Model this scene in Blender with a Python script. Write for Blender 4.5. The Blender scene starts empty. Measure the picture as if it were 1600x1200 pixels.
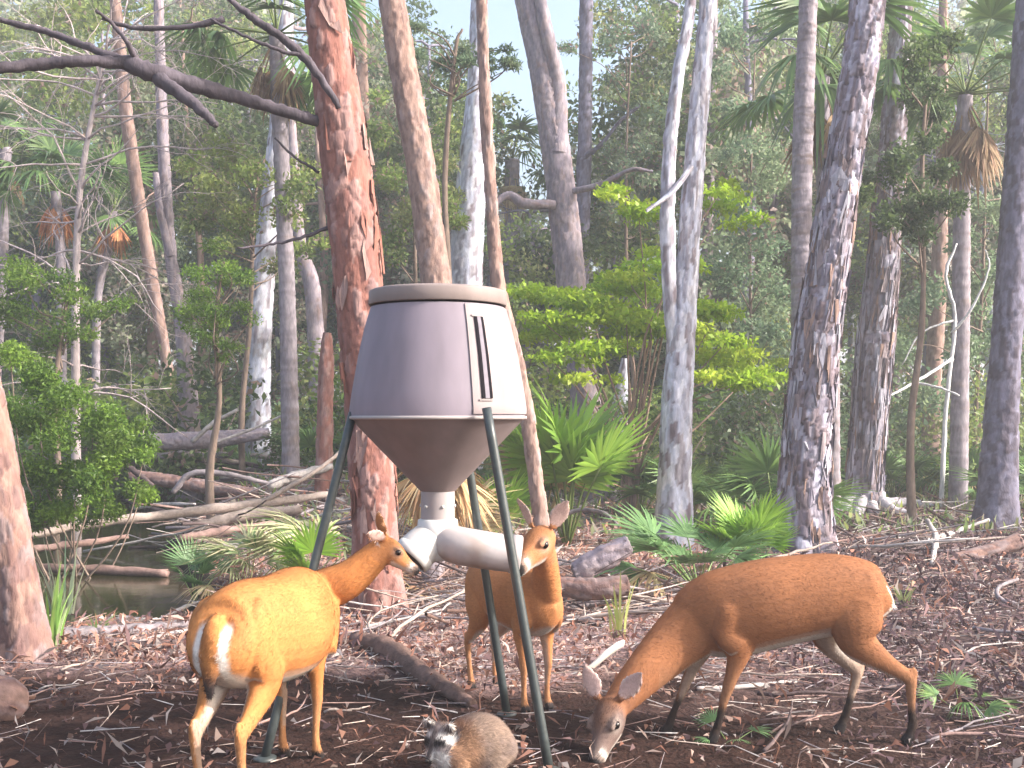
import bpy, math, random
import numpy as np
from mathutils import Vector, Matrix, Euler

random.seed(11)
R = np.random.default_rng(11)
SC = bpy.context.scene
COL = SC.collection
rad = math.radians

# ------------------------------------------------------------------ camera, sky, sun, exposure
F = 1700.0            # focal length in pixels of the 1600 px wide photograph
HZ = 650.0            # image row of the horizon
CH = 1.5              # camera height
cam = bpy.data.cameras.new("camera")
cam.sensor_width = 36.0
cam.lens = F / 1600.0 * 36.0
cam.shift_y = (HZ - 600.0) / 1600.0
cam.clip_start = 0.05
cam.clip_end = 2000.0
camo = bpy.data.objects.new("camera", cam)
camo.location = (0, 0, CH)
camo.rotation_euler = (rad(90), 0, 0)
COL.objects.link(camo)
SC.camera = camo

SUN_AZ, SUN_EL = rad(104), rad(31)      # azimuth clockwise from +Y (the view direction)
world = bpy.data.worlds.new("World")
SC.world = world
world.use_nodes = True
wn = world.node_tree
for n in list(wn.nodes):
    wn.nodes.remove(n)
sky = wn.nodes.new("ShaderNodeTexSky")
sky.sky_type = 'NISHITA'
sky.sun_disc = False
sky.sun_elevation = SUN_EL
sky.sun_rotation = SUN_AZ
sky.air_density = 1.2
sky.dust_density = 6.0
sky.ozone_density = 2.2
bg = wn.nodes.new("ShaderNodeBackground")
bg.inputs[1].default_value = 0.15
wo = wn.nodes.new("ShaderNodeOutputWorld")
wn.links.new(sky.outputs[0], bg.inputs[0])
wn.links.new(bg.outputs[0], wo.inputs[0])

sun = bpy.data.lights.new("sun", 'SUN')
sun.energy = 3.3
sun.angle = rad(2.0)
sun.color = (1.0, 0.93, 0.88)
suno = bpy.data.objects.new("sun", sun)
sd = Vector((math.sin(SUN_AZ) * math.cos(SUN_EL), math.cos(SUN_AZ) * math.cos(SUN_EL), math.sin(SUN_EL)))
suno.rotation_euler = (-sd).to_track_quat('-Z', 'Y').to_euler()
suno.location = (20, -20, 30)
COL.objects.link(suno)

HAZE = 0.0042          # density of the added haze box, built at the end
SC.cycles.volume_bounces = 0
SC.view_settings.view_transform = 'Standard'
SC.view_settings.look = 'None'
SC.view_settings.exposure = 1.58
SC.view_settings.gamma = 1.0
SC.view_settings.use_curve_mapping = False
SC.render.engine = 'CYCLES'
SC.cycles.max_bounces = 6
SC.cycles.diffuse_bounces = 3
SC.cycles.glossy_bounces = 2
SC.cycles.transmission_bounces = 3
SC.cycles.transparent_max_bounces = 4
SC.cycles.use_denoising = True
SC.cycles.sample_clamp_indirect = 4.0


# ------------------------------------------------------------------ helpers
def px(x, y, d):
    """the place that photograph pixel (x, y) shows at depth d"""
    return np.array([(x - 800.0) / F * d, d, CH - (y - HZ) / F * d])


def hash3(ix, iy, iz):
    h = (ix.astype(np.int64) * 374761393 + iy.astype(np.int64) * 668265263 + iz.astype(np.int64) * 2147483647 % 1013904223) & 0x7fffffff
    h = ((h ^ (h >> 13)) * 1274126177) & 0x7fffffff
    return ((h ^ (h >> 16)) & 0xffff) / 65535.0


def vnoise(p):
    p = np.asarray(p, float)
    i = np.floor(p).astype(np.int64)
    f = p - i
    f = f * f * (3 - 2 * f)
    o = 0
    for dx in (0, 1):
        wx = f[:, 0] if dx else 1 - f[:, 0]
        for dy in (0, 1):
            wy = f[:, 1] if dy else 1 - f[:, 1]
            for dz in (0, 1):
                wz = f[:, 2] if dz else 1 - f[:, 2]
                o = o + wx * wy * wz * hash3(i[:, 0] + dx, i[:, 1] + dy, i[:, 2] + dz)
    return o


def fbm(p, oct=4):
    p = np.asarray(p, float)
    s, a, t = 0, 0.5, 0
    for k in range(oct):
        s = s + a * vnoise(p * 2 ** k + 17.3 * k)
        t += a
        a *= 0.5
    return s / t


def smooth(a, b, x):
    t = np.clip((x - a) / (b - a), 0, 1)
    return t * t * (3 - 2 * t)


def pal(p, t):
    """piecewise-linear palette lookup"""
    p = np.asarray(p, float)
    t = np.clip(t, 0, 0.9999) * (len(p) - 1)
    i = t.astype(int)
    f = (t - i)[:, None]
    return p[i] * (1 - f) + p[i + 1] * f


def pick(p, n):
    p = np.asarray(p, float)
    return p[R.integers(0, len(p), n)]


class Geo:
    def __init__(s):
        s.v, s.c, s.q, s.t, s.n = [], [], [], [], 0

    def add(s, v, c=None, q=None, t=None):
        v = np.asarray(v, float)
        if c is None:
            c = np.full((len(v), 3), 0.5)
        c = np.asarray(c, float)
        if c.ndim == 1:
            c = np.tile(c, (len(v), 1))
        s.v.append(v)
        s.c.append(c)
        if q is not None and len(q):
            s.q.append(np.asarray(q, np.int64) + s.n)
        if t is not None and len(t):
            s.t.append(np.asarray(t, np.int64) + s.n)
        s.n += len(v)

    def mesh(s, name, mat, shade=True):
        v = np.concatenate(s.v)
        c = np.concatenate(s.c)
        q = np.concatenate(s.q) if s.q else np.zeros((0, 4), np.int64)
        t = np.concatenate(s.t) if s.t else np.zeros((0, 3), np.int64)
        me = bpy.data.meshes.new(name)
        me.vertices.add(len(v))
        me.vertices.foreach_set("co", v.astype(np.float32).ravel())
        li = np.concatenate([q.ravel(), t.ravel()]).astype(np.int32)
        me.loops.add(len(li))
        me.loops.foreach_set("vertex_index", li)
        st = np.concatenate([np.arange(len(q)) * 4, len(q) * 4 + np.arange(len(t)) * 3]).astype(np.int32)
        me.polygons.add(len(st))
        me.polygons.foreach_set("loop_start", st)
        me.polygons.foreach_set("use_smooth", np.full(len(st), shade, bool))
        me.update(calc_edges=True)
        setcol(me, c)
        me.materials.append(mat)
        return me

    def build(s, name, mat, parent=None, shade=True):
        return link(name, s.mesh(name, mat, shade), parent)


def setcol(me, c):
    a = me.color_attributes.new("Col", 'FLOAT_COLOR', 'POINT')
    rgba = np.ones((len(c), 4), np.float32)
    rgba[:, :3] = np.clip(c, 0, 1)
    a.data.foreach_set("color", rgba.ravel())


def link(name, me, parent=None, loc=(0, 0, 0), rot=(0, 0, 0), sc=1.0):
    o = bpy.data.objects.new(name, me)
    COL.objects.link(o)
    o.location = loc
    o.rotation_euler = rot
    o.scale = (sc, sc, sc) if np.isscalar(sc) else sc
    if parent is not None:
        o.parent = parent
    return o


def tag(o, label, cat, group=None, kind=None):
    if label:
        o["label"] = label
    if cat:
        o["category"] = cat
    if group:
        o["group"] = group
    if kind:
        o["kind"] = kind
    return o


ORD = "first second third fourth fifth sixth seventh eighth ninth tenth eleventh twelfth thirteenth fourteenth fifteenth sixteenth seventeenth eighteenth nineteenth twentieth".split()


def nth(k):
    """place in a row counted from the left"""
    if k == 0:
        return "leftmost"
    if k < 20:
        return ORD[k] + " from the left"
    return "twenty-" + ORD[k - 20] + " from the left" if k < 29 else ("thirtieth from the left" if k == 29 else "thirty-" + ORD[k - 30] + " from the left")


def empty(name, loc=(0, 0, 0), rz=0.0, sc=1.0):
    o = bpy.data.objects.new(name, None)
    o.empty_display_size = 0.1
    COL.objects.link(o)
    o.location = loc
    o.rotation_euler = (0, 0, rz)
    o.scale = (sc, sc, sc)
    return o


def copy_tree(o, parent=None):
    c = o.copy()
    COL.objects.link(c)
    c.parent = parent
    for ch in list(o.children):
        copy_tree(ch, c)
    return c


def catmull(P, n):
    """resample control rows P (k, m) with n rows per span"""
    P = np.asarray(P, float)
    E = np.vstack([2 * P[0] - P[1], P, 2 * P[-1] - P[-2]])
    out = []
    for i in range(1, len(E) - 2):
        for t in np.linspace(0, 1, n, endpoint=False):
            a, b, c, d = E[i - 1], E[i], E[i + 1], E[i + 2]
            out.append(0.5 * (2 * b + (c - a) * t + (2 * a - 5 * b + 4 * c - d) * t * t + (3 * b - a - 3 * c + d) * t ** 3))
    out.append(P[-1])
    return np.array(out)


def frames(P):
    T = np.gradient(P, axis=0)
    T /= np.linalg.norm(T, axis=1)[:, None] + 1e-12
    ref = np.array([1.0, 0, 0]) if abs(T[0][0]) < 0.8 else np.array([0, 1.0, 0])
    A = np.zeros_like(P)
    a = ref - T[0] * ref.dot(T[0])
    a /= np.linalg.norm(a)
    for i in range(len(P)):
        a = a - T[i] * a.dot(T[i])
        a /= np.linalg.norm(a) + 1e-12
        A[i] = a
    B = np.cross(T, A)
    return T, A, B


def gridfaces(nr, ns):
    i = np.arange(nr - 1)[:, None] * ns
    j = np.arange(ns)[None, :]
    j2 = (j + 1) % ns
    return np.stack([i + j, i + j2, i + ns + j2, i + ns + j], -1).reshape(-1, 4)


def tube(g, P, r, seg=8, col=(0.3, 0.3, 0.3), cap=True, rough=0.0, squash=1.0, colvar=0.0):
    P = np.asarray(P, float)
    r = np.full(len(P), r) if np.isscalar(r) else np.asarray(r, float)
    T, A, B = frames(P)
    th = np.arange(seg) / seg * 2 * np.pi
    V = P[:, None, :] + r[:, None, None] * (np.cos(th)[None, :, None] * A[:, None, :] + squash * np.sin(th)[None, :, None] * B[:, None, :])
    V = V.reshape(-1, 3)
    if rough:
        V = V + (np.repeat(r, seg) * rough)[:, None] * (R.random((len(V), 3)) - 0.5)
    c = np.tile(np.asarray(col, float), (len(V), 1))
    if colvar == 0.22:                     # brown smears
        w_ = smooth(0.55, 0.75, fbm(V * 11.0 + 3, 4))[:, None] * 0.5
        c = c * (1 - w_) + w_ * np.array([0.28, 0.19, 0.13])
    if colvar:
        c = c * (1 + colvar * (fbm(V * 9.0, 3)[:, None] - 0.5) * 2)
    q = gridfaces(len(P), seg)
    t = []
    if cap:
        n = len(V)
        V = np.vstack([V, P[0], P[-1]])
        c = np.vstack([c, c[0], c[-1]])
        for k in range(seg):
            t.append((n, (k + 1) % seg, k))
            b = (len(P) - 1) * seg
            t.append((n + 1, b + k, b + (k + 1) % seg))
    g.add(V, c, q, t)


def worley(u, v, nu, seed=0):
    """F1, F2 and a random number of the nearest cell; periodic in u with nu cells"""
    iu, iv = np.floor(u).astype(int), np.floor(v).astype(int)
    f1 = np.full(len(u), 9.0)
    f2 = np.full(len(u), 9.0)
    idn = np.zeros(len(u))
    for a in (-1, 0, 1):
        for b in (-1, 0, 1):
            cu, cv = iu + a, iv + b
            w = np.mod(cu, nu)
            s = np.full(len(u), seed)
            hx, hy, hr = hash3(w, cv, s), hash3(w + 71, cv, s), hash3(w, cv + 91, s)
            d = np.hypot(cu + hx - u, cv + hy - v)
            closer = d < f1
            f2 = np.where(closer, f1, np.minimum(f2, d))
            idn = np.where(closer, hr, idn)
            f1 = np.where(closer, d, f1)
    return f1, f2, idn


def leaves(g, C, size, cols, aspect=0.45, flat=0.0, fold=0.25, aim=None):
    """one folded four-cornered leaf at each of C"""
    n = len(C)
    a = R.normal(size=(n, 3))
    if aim is not None:
        a = a * 0.55 + aim
    a /= np.linalg.norm(a, axis=1)[:, None]
    nr = R.normal(size=(n, 3))
    nr[:, 2] = nr[:, 2] * (1 - flat) + flat * 3
    b = np.cross(nr, a)
    b /= np.linalg.norm(b, axis=1)[:, None] + 1e-9
    nn = np.cross(a, b)
    s = np.asarray(size)
    s = (np.full(n, s) if s.ndim == 0 else s) * R.uniform(0.65, 1.35, n)
    s = s[:, None]
    m = C + a * s * 0.5
    V = np.stack([C, m + b * s * aspect * 0.5 + nn * s * fold * 0.3, C + a * s - nn * s * fold * 0.2, m - b * s * aspect * 0.5 + nn * s * fold * 0.3], 1).reshape(-1, 3)
    q = np.arange(n * 4).reshape(n, 4)
    g.add(V, np.repeat(cols, 4, axis=0), q)


def clump_points(cs, rs, n, squash=0.8):
    """n points spread over clumps: centres cs, radii rs"""
    k = R.choice(len(cs), n, p=np.asarray(rs) ** 2 / np.sum(np.asarray(rs) ** 2))
    p = R.normal(size=(n, 3))
    p /= np.linalg.norm(p, axis=1)[:, None]
    p *= (R.random(n) ** 0.45)[:, None]
    p[:, 2] *= squash
    return np.asarray(cs)[k] + p * np.asarray(rs)[k][:, None], k


# ------------------------------------------------------------------ materials
def newmat(name):
    m = bpy.data.materials.new(name)
    m.use_nodes = True
    nt = m.node_tree
    for n in list(nt.nodes):
        nt.nodes.remove(n)
    return m, nt


def N(nt, t, **kw):
    n = nt.nodes.new(t)
    for k, v in kw.items():
        setattr(n, k, v)
    return n


def surf_mat(name, rough=0.8, noise=30.0, var=0.35, bump=0.4, bscale=60.0, spec=0.25, sheen=0.0, metallic=0.0, stretch=(1, 1, 1), objvar=0.0, dist=0.01):
    """colour from the mesh, broken up by fine noise, with fine relief"""
    m, nt = newmat(name)
    out = N(nt, "ShaderNodeOutputMaterial")
    bs = N(nt, "ShaderNodeBsdfPrincipled")
    at = N(nt, "ShaderNodeAttribute", attribute_name="Col")
    tc = N(nt, "ShaderNodeTexCoord")
    mp = N(nt, "ShaderNodeMapping")
    mp.inputs["Scale"].default_value = stretch
    nt.links.new(tc.outputs["Object"], mp.inputs[0])
    no = N(nt, "ShaderNodeTexNoise")
    no.inputs["Scale"].default_value = noise
    no.inputs["Detail"].default_value = 5
    nt.links.new(mp.outputs[0], no.inputs[0])
    mr = N(nt, "ShaderNodeMapRange")
    mr.inputs[1].default_value = 0.25
    mr.inputs[2].default_value = 0.75
    mr.inputs[3].default_value = 1 - var
    mr.inputs[4].default_value = 1 + var
    nt.links.new(no.outputs[0], mr.inputs[0])
    mx = N(nt, "ShaderNodeMix", data_type='RGBA', blend_type='MULTIPLY')
    mx.inputs[0].default_value = 1.0
    nt.links.new(at.outputs["Color"], mx.inputs[6])
    fac = mr.outputs[0]
    if objvar:
        oi = N(nt, "ShaderNodeObjectInfo")
        mo = N(nt, "ShaderNodeMapRange")
        mo.inputs[3].default_value = 1 - objvar
        mo.inputs[4].default_value = 1 + objvar
        nt.links.new(oi.outputs["Random"], mo.inputs[0])
        mm = N(nt, "ShaderNodeMath", operation='MULTIPLY')
        nt.links.new(fac, mm.inputs[0])
        nt.links.new(mo.outputs[0], mm.inputs[1])
        fac = mm.outputs[0]
    nt.links.new(fac, mx.inputs[7])
    nt.links.new(mx.outputs[2], bs.inputs["Base Color"])
    bs.inputs["Roughness"].default_value = rough
    bs.inputs["Specular IOR Level"].default_value = spec
    bs.inputs["Metallic"].default_value = metallic
    if sheen:
        bs.inputs["Sheen Weight"].default_value = sheen
        bs.inputs["Sheen Roughness"].default_value = 0.4
    if bump:
        nb = N(nt, "ShaderNodeTexNoise")
        nb.inputs["Scale"].default_value = bscale
        nb.inputs["Detail"].default_value = 6
        nt.links.new(mp.outputs[0], nb.inputs[0])
        bu = N(nt, "ShaderNodeBump")
        bu.inputs["Strength"].default_value = bump
        bu.inputs["Distance"].default_value = dist
        nt.links.new(nb.outputs[0], bu.inputs["Height"])
        nt.links.new(bu.outputs[0], bs.inputs["Normal"])
    nt.links.new(bs.outputs[0], out.inputs[0])
    return m


def leaf_mat(name, trans=0.4, rough=0.45, objvar=0.12, spec=0.35):
    m, nt = newmat(name)
    out = N(nt, "ShaderNodeOutputMaterial")
    at = N(nt, "ShaderNodeAttribute", attribute_name="Col")
    oi = N(nt, "ShaderNodeObjectInfo")
    mo = N(nt, "ShaderNodeMapRange")
    mo.inputs[3].default_value = 1 - objvar
    mo.inputs[4].default_value = 1 + objvar
    nt.links.new(oi.outputs["Random"], mo.inputs[0])
    mx = N(nt, "ShaderNodeMix", data_type='RGBA', blend_type='MULTIPLY')
    mx.inputs[0].default_value = 1.0
    nt.links.new(at.outputs["Color"], mx.inputs[6])
    nt.links.new(mo.outputs[0], mx.inputs[7])
    bs = N(nt, "ShaderNodeBsdfPrincipled")
    bs.inputs["Roughness"].default_value = rough
    bs.inputs["Specular IOR Level"].default_value = spec
    tr = N(nt, "ShaderNodeBsdfTranslucent")
    ms = N(nt, "ShaderNodeMixShader")
    ms.inputs[0].default_value = trans
    nt.links.new(mx.outputs[2], bs.inputs["Base Color"])
    nt.links.new(mx.outputs[2], tr.inputs["Color"])
    nt.links.new(bs.outputs[0], ms.inputs[1])
    nt.links.new(tr.outputs[0], ms.inputs[2])
    nt.links.new(ms.outputs[0], out.inputs[0])
    return m


M_BARK = surf_mat("bark", 0.9, 22, 0.3, 0.6, 55, 0.15, stretch=(1, 1, 0.35), dist=0.012)
M_WOOD = surf_mat("dead_wood", 0.85, 25, 0.3, 0.5, 70, 0.2, stretch=(1, 1, 1), objvar=0.18)
M_LEAF = leaf_mat("leaf", 0.5)
M_FROND = leaf_mat("palm_leaf", 0.3, 0.4, 0.2, 0.4)
M_DRY = leaf_mat("dry_leaf", 0.2, 0.7, 0.15, 0.2)
M_GROUND = surf_mat("soil", 0.95, 14, 0.45, 0.9, 38, 0.1, dist=0.03)
M_COAT = surf_mat("deer_coat", 0.8, 90, 0.14, 0.25, 160, 0.15, stretch=(0.4, 1, 1), dist=0.004)
M_FUR = surf_mat("fur", 0.75, 40, 0.1, 0.0, 10, 0.2)
M_PAINT = surf_mat("brown_paint", 0.6, 9, 0.16, 0.10, 220, 0.25, stretch=(1, 1, 0.25), dist=0.002)
M_SLOT = surf_mat("dark_slot", 0.95, 40, 0.1, 0.0, 100, 0.02)
M_LEGP = surf_mat("dark_painted_steel", 0.38, 40, 0.25, 0.1, 120, 0.5, dist=0.002)
M_PVC = surf_mat("pipe_plastic", 0.4, 18, 0.12, 0.05, 60, 0.4, dist=0.003)
M_EYE = surf_mat("eye", 0.08, 5, 0.0, 0.0, 10, 0.6)


def water_mat():
    m, nt = newmat("pond_water")
    out = N(nt, "ShaderNodeOutputMaterial")
    bs = N(nt, "ShaderNodeBsdfPrincipled")
    bs.inputs["Base Color"].default_value = (0.022, 0.021, 0.006, 1)
    bs.inputs["Roughness"].default_value = 0.09
    bs.inputs["Specular IOR Level"].default_value = 0.16
    no = N(nt, "ShaderNodeTexNoise")
    no.inputs["Scale"].default_value = 3.5
    no.inputs["Detail"].default_value = 3
    tc = N(nt, "ShaderNodeTexCoord")
    nt.links.new(tc.outputs["Object"], no.inputs[0])
    bu = N(nt, "ShaderNodeBump")
    bu.inputs["Strength"].default_value = 0.12
    bu.inputs["Distance"].default_value = 0.02
    nt.links.new(no.outputs[0], bu.inputs["Height"])
    nt.links.new(bu.outputs[0], bs.inputs["Normal"])
    nt.links.new(bs.outputs[0], out.inputs[0])
    return m


M_WATER = water_mat()

# ------------------------------------------------------------------ ground, pond
POND = np.array([(-2.35, 8.2), (-2.75, 9.8), (-3.3, 11.5), (-4.2, 13.5), (-4.7, 17), (-5.6, 20), (-9, 21), (-12, 17), (-11, 10.5), (-8, 8.2), (-5, 7.75), (-3.5, 7.75)])


def pond_sd(x, y):
    """signed distance to the shore, negative in the pond"""
    p = np.stack([x, y], -1)
    d = np.full(len(p), 1e9)
    inside = np.zeros(len(p), bool)
    for i in range(len(POND)):
        a, b = POND[i], POND[(i + 1) % len(POND)]
        e = b - a
        w = p - a
        t = np.clip((w @ e) / (e @ e), 0, 1)
        d = np.minimum(d, np.linalg.norm(w - t[:, None] * e, axis=1))
        c = ((a[1] <= p[:, 1]) != (b[1] <= p[:, 1]))
        xx = a[0] + (p[:, 1] - a[1]) / (b[1] - a[1] + 1e-12) * e[0]
        inside ^= c & (p[:, 0] < xx)
    return np.where(inside, -d, d)


WATER_Z = -0.13


def gh(x, y):
    x, y = np.atleast_1d(np.asarray(x, float)), np.atleast_1d(np.asarray(y, float))
    p = np.stack([x, y, 0 * x], -1)
    z = 0.10 * (fbm(p * 0.55, 3) - 0.5) + 0.035 * (fbm(p * 3.1 + 5, 2) - 0.5)
    near = smooth(7.5, 4.5, np.hypot(x, y - 4.8) + 0 * x)
    z = z * (1 - 0.6 * near)
    z = z + 0.35 * smooth(18, 40, y) * (fbm(p * 0.12 + 3, 2))
    z = z - 0.50 * smooth(0.12, -0.65, pond_sd(x, y))
    z = z + 0.55 * np.exp(-((x + 3.3) / 1.7) ** 2 - ((y - 17.0) / 2.2) ** 2) * smooth(0.0, 0.8, pond_sd(x, y))
    return z


def g1(x, y):
    return float(gh(x, y)[0])


def on_ground(u, v):
    """the ground point at photograph pixel (u, v)"""
    d = CH * F / (v - HZ)
    x = (u - 800) / F * d
    return np.array([x, d, g1(x, d)])


def axis(a, b, fine0, fine1, step):
    mid = np.arange(fine0, fine1, step)
    lo = fine0 - np.cumsum(np.geomspace(step, 40, 60))
    hi = fine1 + np.cumsum(np.geomspace(step, 40, 60))
    r = np.concatenate([lo[::-1], mid, hi])
    return r[(r > a) & (r < b)]


xs = axis(-420, 420, -7, 7, 0.075)
ys = axis(-120, 620, 3.0, 15, 0.075)
gx, gy = np.meshgrid(xs, ys)
gx, gy = gx.ravel(), gy.ravel()
gz = gh(gx, gy)
gz = gz + np.where((gy < 16) & (np.abs(gx) < 9), 0.030 * (fbm(np.stack([gx * 9, gy * 9, 0 * gx], -1), 3) - 0.5), 0)
pn = fbm(np.stack([gx * 1.3, gy * 1.3, 0 * gx], -1), 4)
pf = fbm(np.stack([gx * 7, gy * 7, 0 * gx + 4], -1), 3)


def dirt_mask(x, y, n):
    """bare trodden soil round the feeder"""
    edge = 6.35 + 0.9 * (n - 0.5) * 2 - 0.55 * smooth(0.8, 2.6, x)
    return smooth(edge + 0.45, edge - 0.55, y) * (1 - 0.45 * smooth(1.4, 3.0, x))


dm = dirt_mask(gx, gy, pn)
soil = pal([(0.018, 0.010, 0.009), (0.035, 0.018, 0.014), (0.055, 0.028, 0.022)], pf)
duff = pal([(0.13, 0.08, 0.078), (0.25, 0.165, 0.155), (0.36, 0.25, 0.235), (0.29, 0.195, 0.19)], pf)
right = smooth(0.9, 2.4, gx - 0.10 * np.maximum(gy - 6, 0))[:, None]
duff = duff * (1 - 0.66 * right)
mud = np.array([0.022, 0.02, 0.012])
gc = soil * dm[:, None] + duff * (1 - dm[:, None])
far = smooth(13, 26, gy)[:, None]
gc = gc * (1 - far) + far * pal([(0.06, 0.05, 0.035), (0.10, 0.10, 0.04), (0.14, 0.11, 0.07)], pn)
pm = smooth(0.55, -0.1, pond_sd(gx, gy) + 0.3 * (pn - 0.5))[:, None]
gc = gc * (1 - pm) + mud * pm
g = Geo()
nx, ny = len(xs), len(ys)
i = np.arange(ny - 1)[:, None] * nx + np.arange(nx - 1)[None, :]
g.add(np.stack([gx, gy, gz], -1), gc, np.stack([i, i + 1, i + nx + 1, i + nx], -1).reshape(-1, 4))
o = g.build("ground", M_GROUND)
tag(o, None, None, kind="structure")

g = Geo()
cx = POND.mean(0)
pv = [(p[0] + 0.5 * (p[0] - cx[0]) / np.linalg.norm(p - cx), p[1] + 0.5 * (p[1] - cx[1]) / np.linalg.norm(p - cx), WATER_Z) for p in POND]
g.add(np.vstack([[(cx[0], cx[1], WATER_Z)], pv]), (0.03, 0.03, 0.01), None, [(0, k + 1, (k + 1) % len(pv) + 1) for k in range(len(pv))])
tag(g.build("pond_water", M_WATER, shade=False), None, None, kind="structure")

# ------------------------------------------------------------------ trees
BARK = {
    "red": dict(cw=0.055, ch=0.15, depth=0.014, pal=[(0.185, 0.080, 0.066), (0.285, 0.132, 0.105), (0.225, 0.108, 0.092), (0.31, 0.19, 0.17), (0.25, 0.155, 0.15)]),
    "flaky": dict(cw=0.048, ch=0.17, depth=0.026, pal=[(0.15, 0.115, 0.13), (0.30, 0.285, 0.36), (0.18, 0.14, 0.155), (0.46, 0.45, 0.54), (0.21, 0.17, 0.185), (0.12, 0.09, 0.10), (0.28, 0.265, 0.34)]),
    "grey": dict(cw=0.05, ch=0.14, depth=0.014, pal=[(0.28, 0.24, 0.275), (0.22, 0.19, 0.225), (0.33, 0.28, 0.30), (0.24, 0.17, 0.165)]),
    "warm": dict(cw=0.05, ch=0.13, depth=0.014, pal=[(0.28, 0.18, 0.145), (0.34, 0.235, 0.20), (0.21, 0.135, 0.115), (0.36, 0.285, 0.275)]),
    "bank": dict(cw=0.035, ch=0.12, depth=0.012, pal=[(0.22, 0.13, 0.105), (0.27, 0.17, 0.14), (0.17, 0.10, 0.09), (0.24, 0.18, 0.175), (0.20, 0.14, 0.13)]),
    "pale": dict(cw=0.045, ch=0.22, depth=0.014, pal=[(0.52, 0.54, 0.63), (0.40, 0.42, 0.51), (0.62, 0.62, 0.67), (0.17, 0.135, 0.15), (0.50, 0.52, 0.62), (0.24, 0.22, 0.25), (0.60, 0.61, 0.68)]),
    "dark": dict(cw=0.06, ch=0.14, depth=0.018, pal=[(0.12, 0.115, 0.16), (0.19, 0.18, 0.24), (0.09, 0.075, 0.095), (0.24, 0.23, 0.30)]),
    "ring": dict(cw=0.30, ch=0.055, depth=0.010, pal=[(0.25, 0.22, 0.25), (0.30, 0.265, 0.29), (0.21, 0.185, 0.21), (0.26, 0.21, 0.20)]),
}


def trunk_geo(g, P, r, kind, nseg=40, step=0.03, seed=0, flare=0.0, nroots=5):
    b = BARK[kind]
    P = np.asarray(P, float)
    L = np.concatenate([[0], np.cumsum(np.linalg.norm(np.diff(P, axis=0), axis=1))])
    n = max(8, int(L[-1] / step))
    s = np.linspace(0, L[-1], n)
    Q = np.stack([np.interp(s, L, P[:, k]) for k in range(3)], -1)
    rr = np.interp(s, L, r)
    T, A, B = frames(Q)
    th = np.arange(nseg) / nseg * 2 * np.pi
    rm = float(np.mean(r))
    nu = max(3, int(round(2 * np.pi * rm / b["cw"])))
    U = np.tile(th / (2 * np.pi) * nu, n)
    V = np.repeat(s / b["ch"], nseg)
    jit = fbm(np.stack([np.tile(np.cos(th), n) * 2.5, np.tile(np.sin(th), n) * 2.5, np.repeat(s, nseg) * 3 + seed], -1), 3)
    f1, f2, idn = worley(np.mod(U + 0.8 * (jit - 0.5), nu), V + 0.8 * (jit - 0.5), nu, seed)
    plate = smooth(0.01, 0.16, f2 - f1) * (0.75 + 0.5 * fbm(np.stack([U * 1.7, V * 1.2, 0 * U + seed], -1), 3))
    big = fbm(np.stack([np.tile(np.cos(th), n) * 1.2, np.tile(np.sin(th), n) * 1.2, np.repeat(s, nseg) * 0.9 + seed * 3.7], -1), 3)
    disp = b["depth"] * (plate * (0.35 + 1.1 * idn) - 0.6) + rm * 0.16 * (big - 0.5)
    if flare:
        fl = np.repeat(np.exp(-s / 0.28), nseg)
        lob = 0.55 + 0.45 * np.cos(np.tile(th, n) * nroots + seed)
        disp = disp + flare * rm * fl * lob
    rad_ = np.repeat(rr, nseg) + disp
    ring = np.cos(th)[None, :, None] * A[:, None, :] + np.sin(th)[None, :, None] * B[:, None, :]
    W = np.repeat(Q, nseg, axis=0) + rad_[:, None] * ring.reshape(-1, 3)
    c = pal(b["pal"], np.mod(idn * 0.75 + 0.5 * (big - 0.25), 1.0))
    c = c * (0.85 + 0.3 * jit[:, None])
    g.add(W, c, gridfaces(n, nseg))
    return Q, rr


def flakes(g, Q, rr, n, cols, smax, seed=0):
    """loose bark plates peeling off a trunk, lower edge lifted"""
    L = np.concatenate([[0], np.cumsum(np.linalg.norm(np.diff(Q, axis=0), axis=1))])
    T, A, B = frames(Q)
    for k in range(n):
        s0 = R.random() ** 1.3 * min(smax, L[-1] * 0.95)
        th0 = R.random() * 6.28
        h, w = R.uniform(0.07, 0.22), R.uniform(0.025, 0.055)
        lift = R.uniform(0.006, 0.022)
        V = []
        tilt = 0.35 * R.normal()
        for (ds, lf, ww) in ((1, 0.0, R.uniform(0.25, 0.8)), (0.55, 0.4, R.uniform(0.8, 1.2)), (0, 1.0, R.uniform(0.15, 0.75))):
            i = min(np.searchsorted(L, s0 + h * ds), len(L) - 1)
            for da in (-0.5, 0, 0.5):
                a = th0 + (da * w * ww + tilt * h * (ds - 0.5)) / rr[i]
                j = min(max(i + int(R.integers(-1, 2)), 0), len(L) - 1)
                V.append(Q[j] + (rr[i] * 1.02 + 0.008 + lift * lf) * (math.cos(a) * A[i] + math.sin(a) * B[i]) + 0.006 * R.normal(size=3))
        V = np.array(V)
        c = np.asarray(cols)[R.integers(0, len(cols))] * R.uniform(0.85, 1.15)
        inn = V - 0.008 * (V - Q[min(np.searchsorted(L, s0), len(L) - 1)]) / rr[0]
        f = [(0, 1, 4, 3), (1, 2, 5, 4), (3, 4, 7, 6), (4, 5, 8, 7)]
        g.add(V, c, f)
        g.add(inn, c * 0.8, f)


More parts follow.
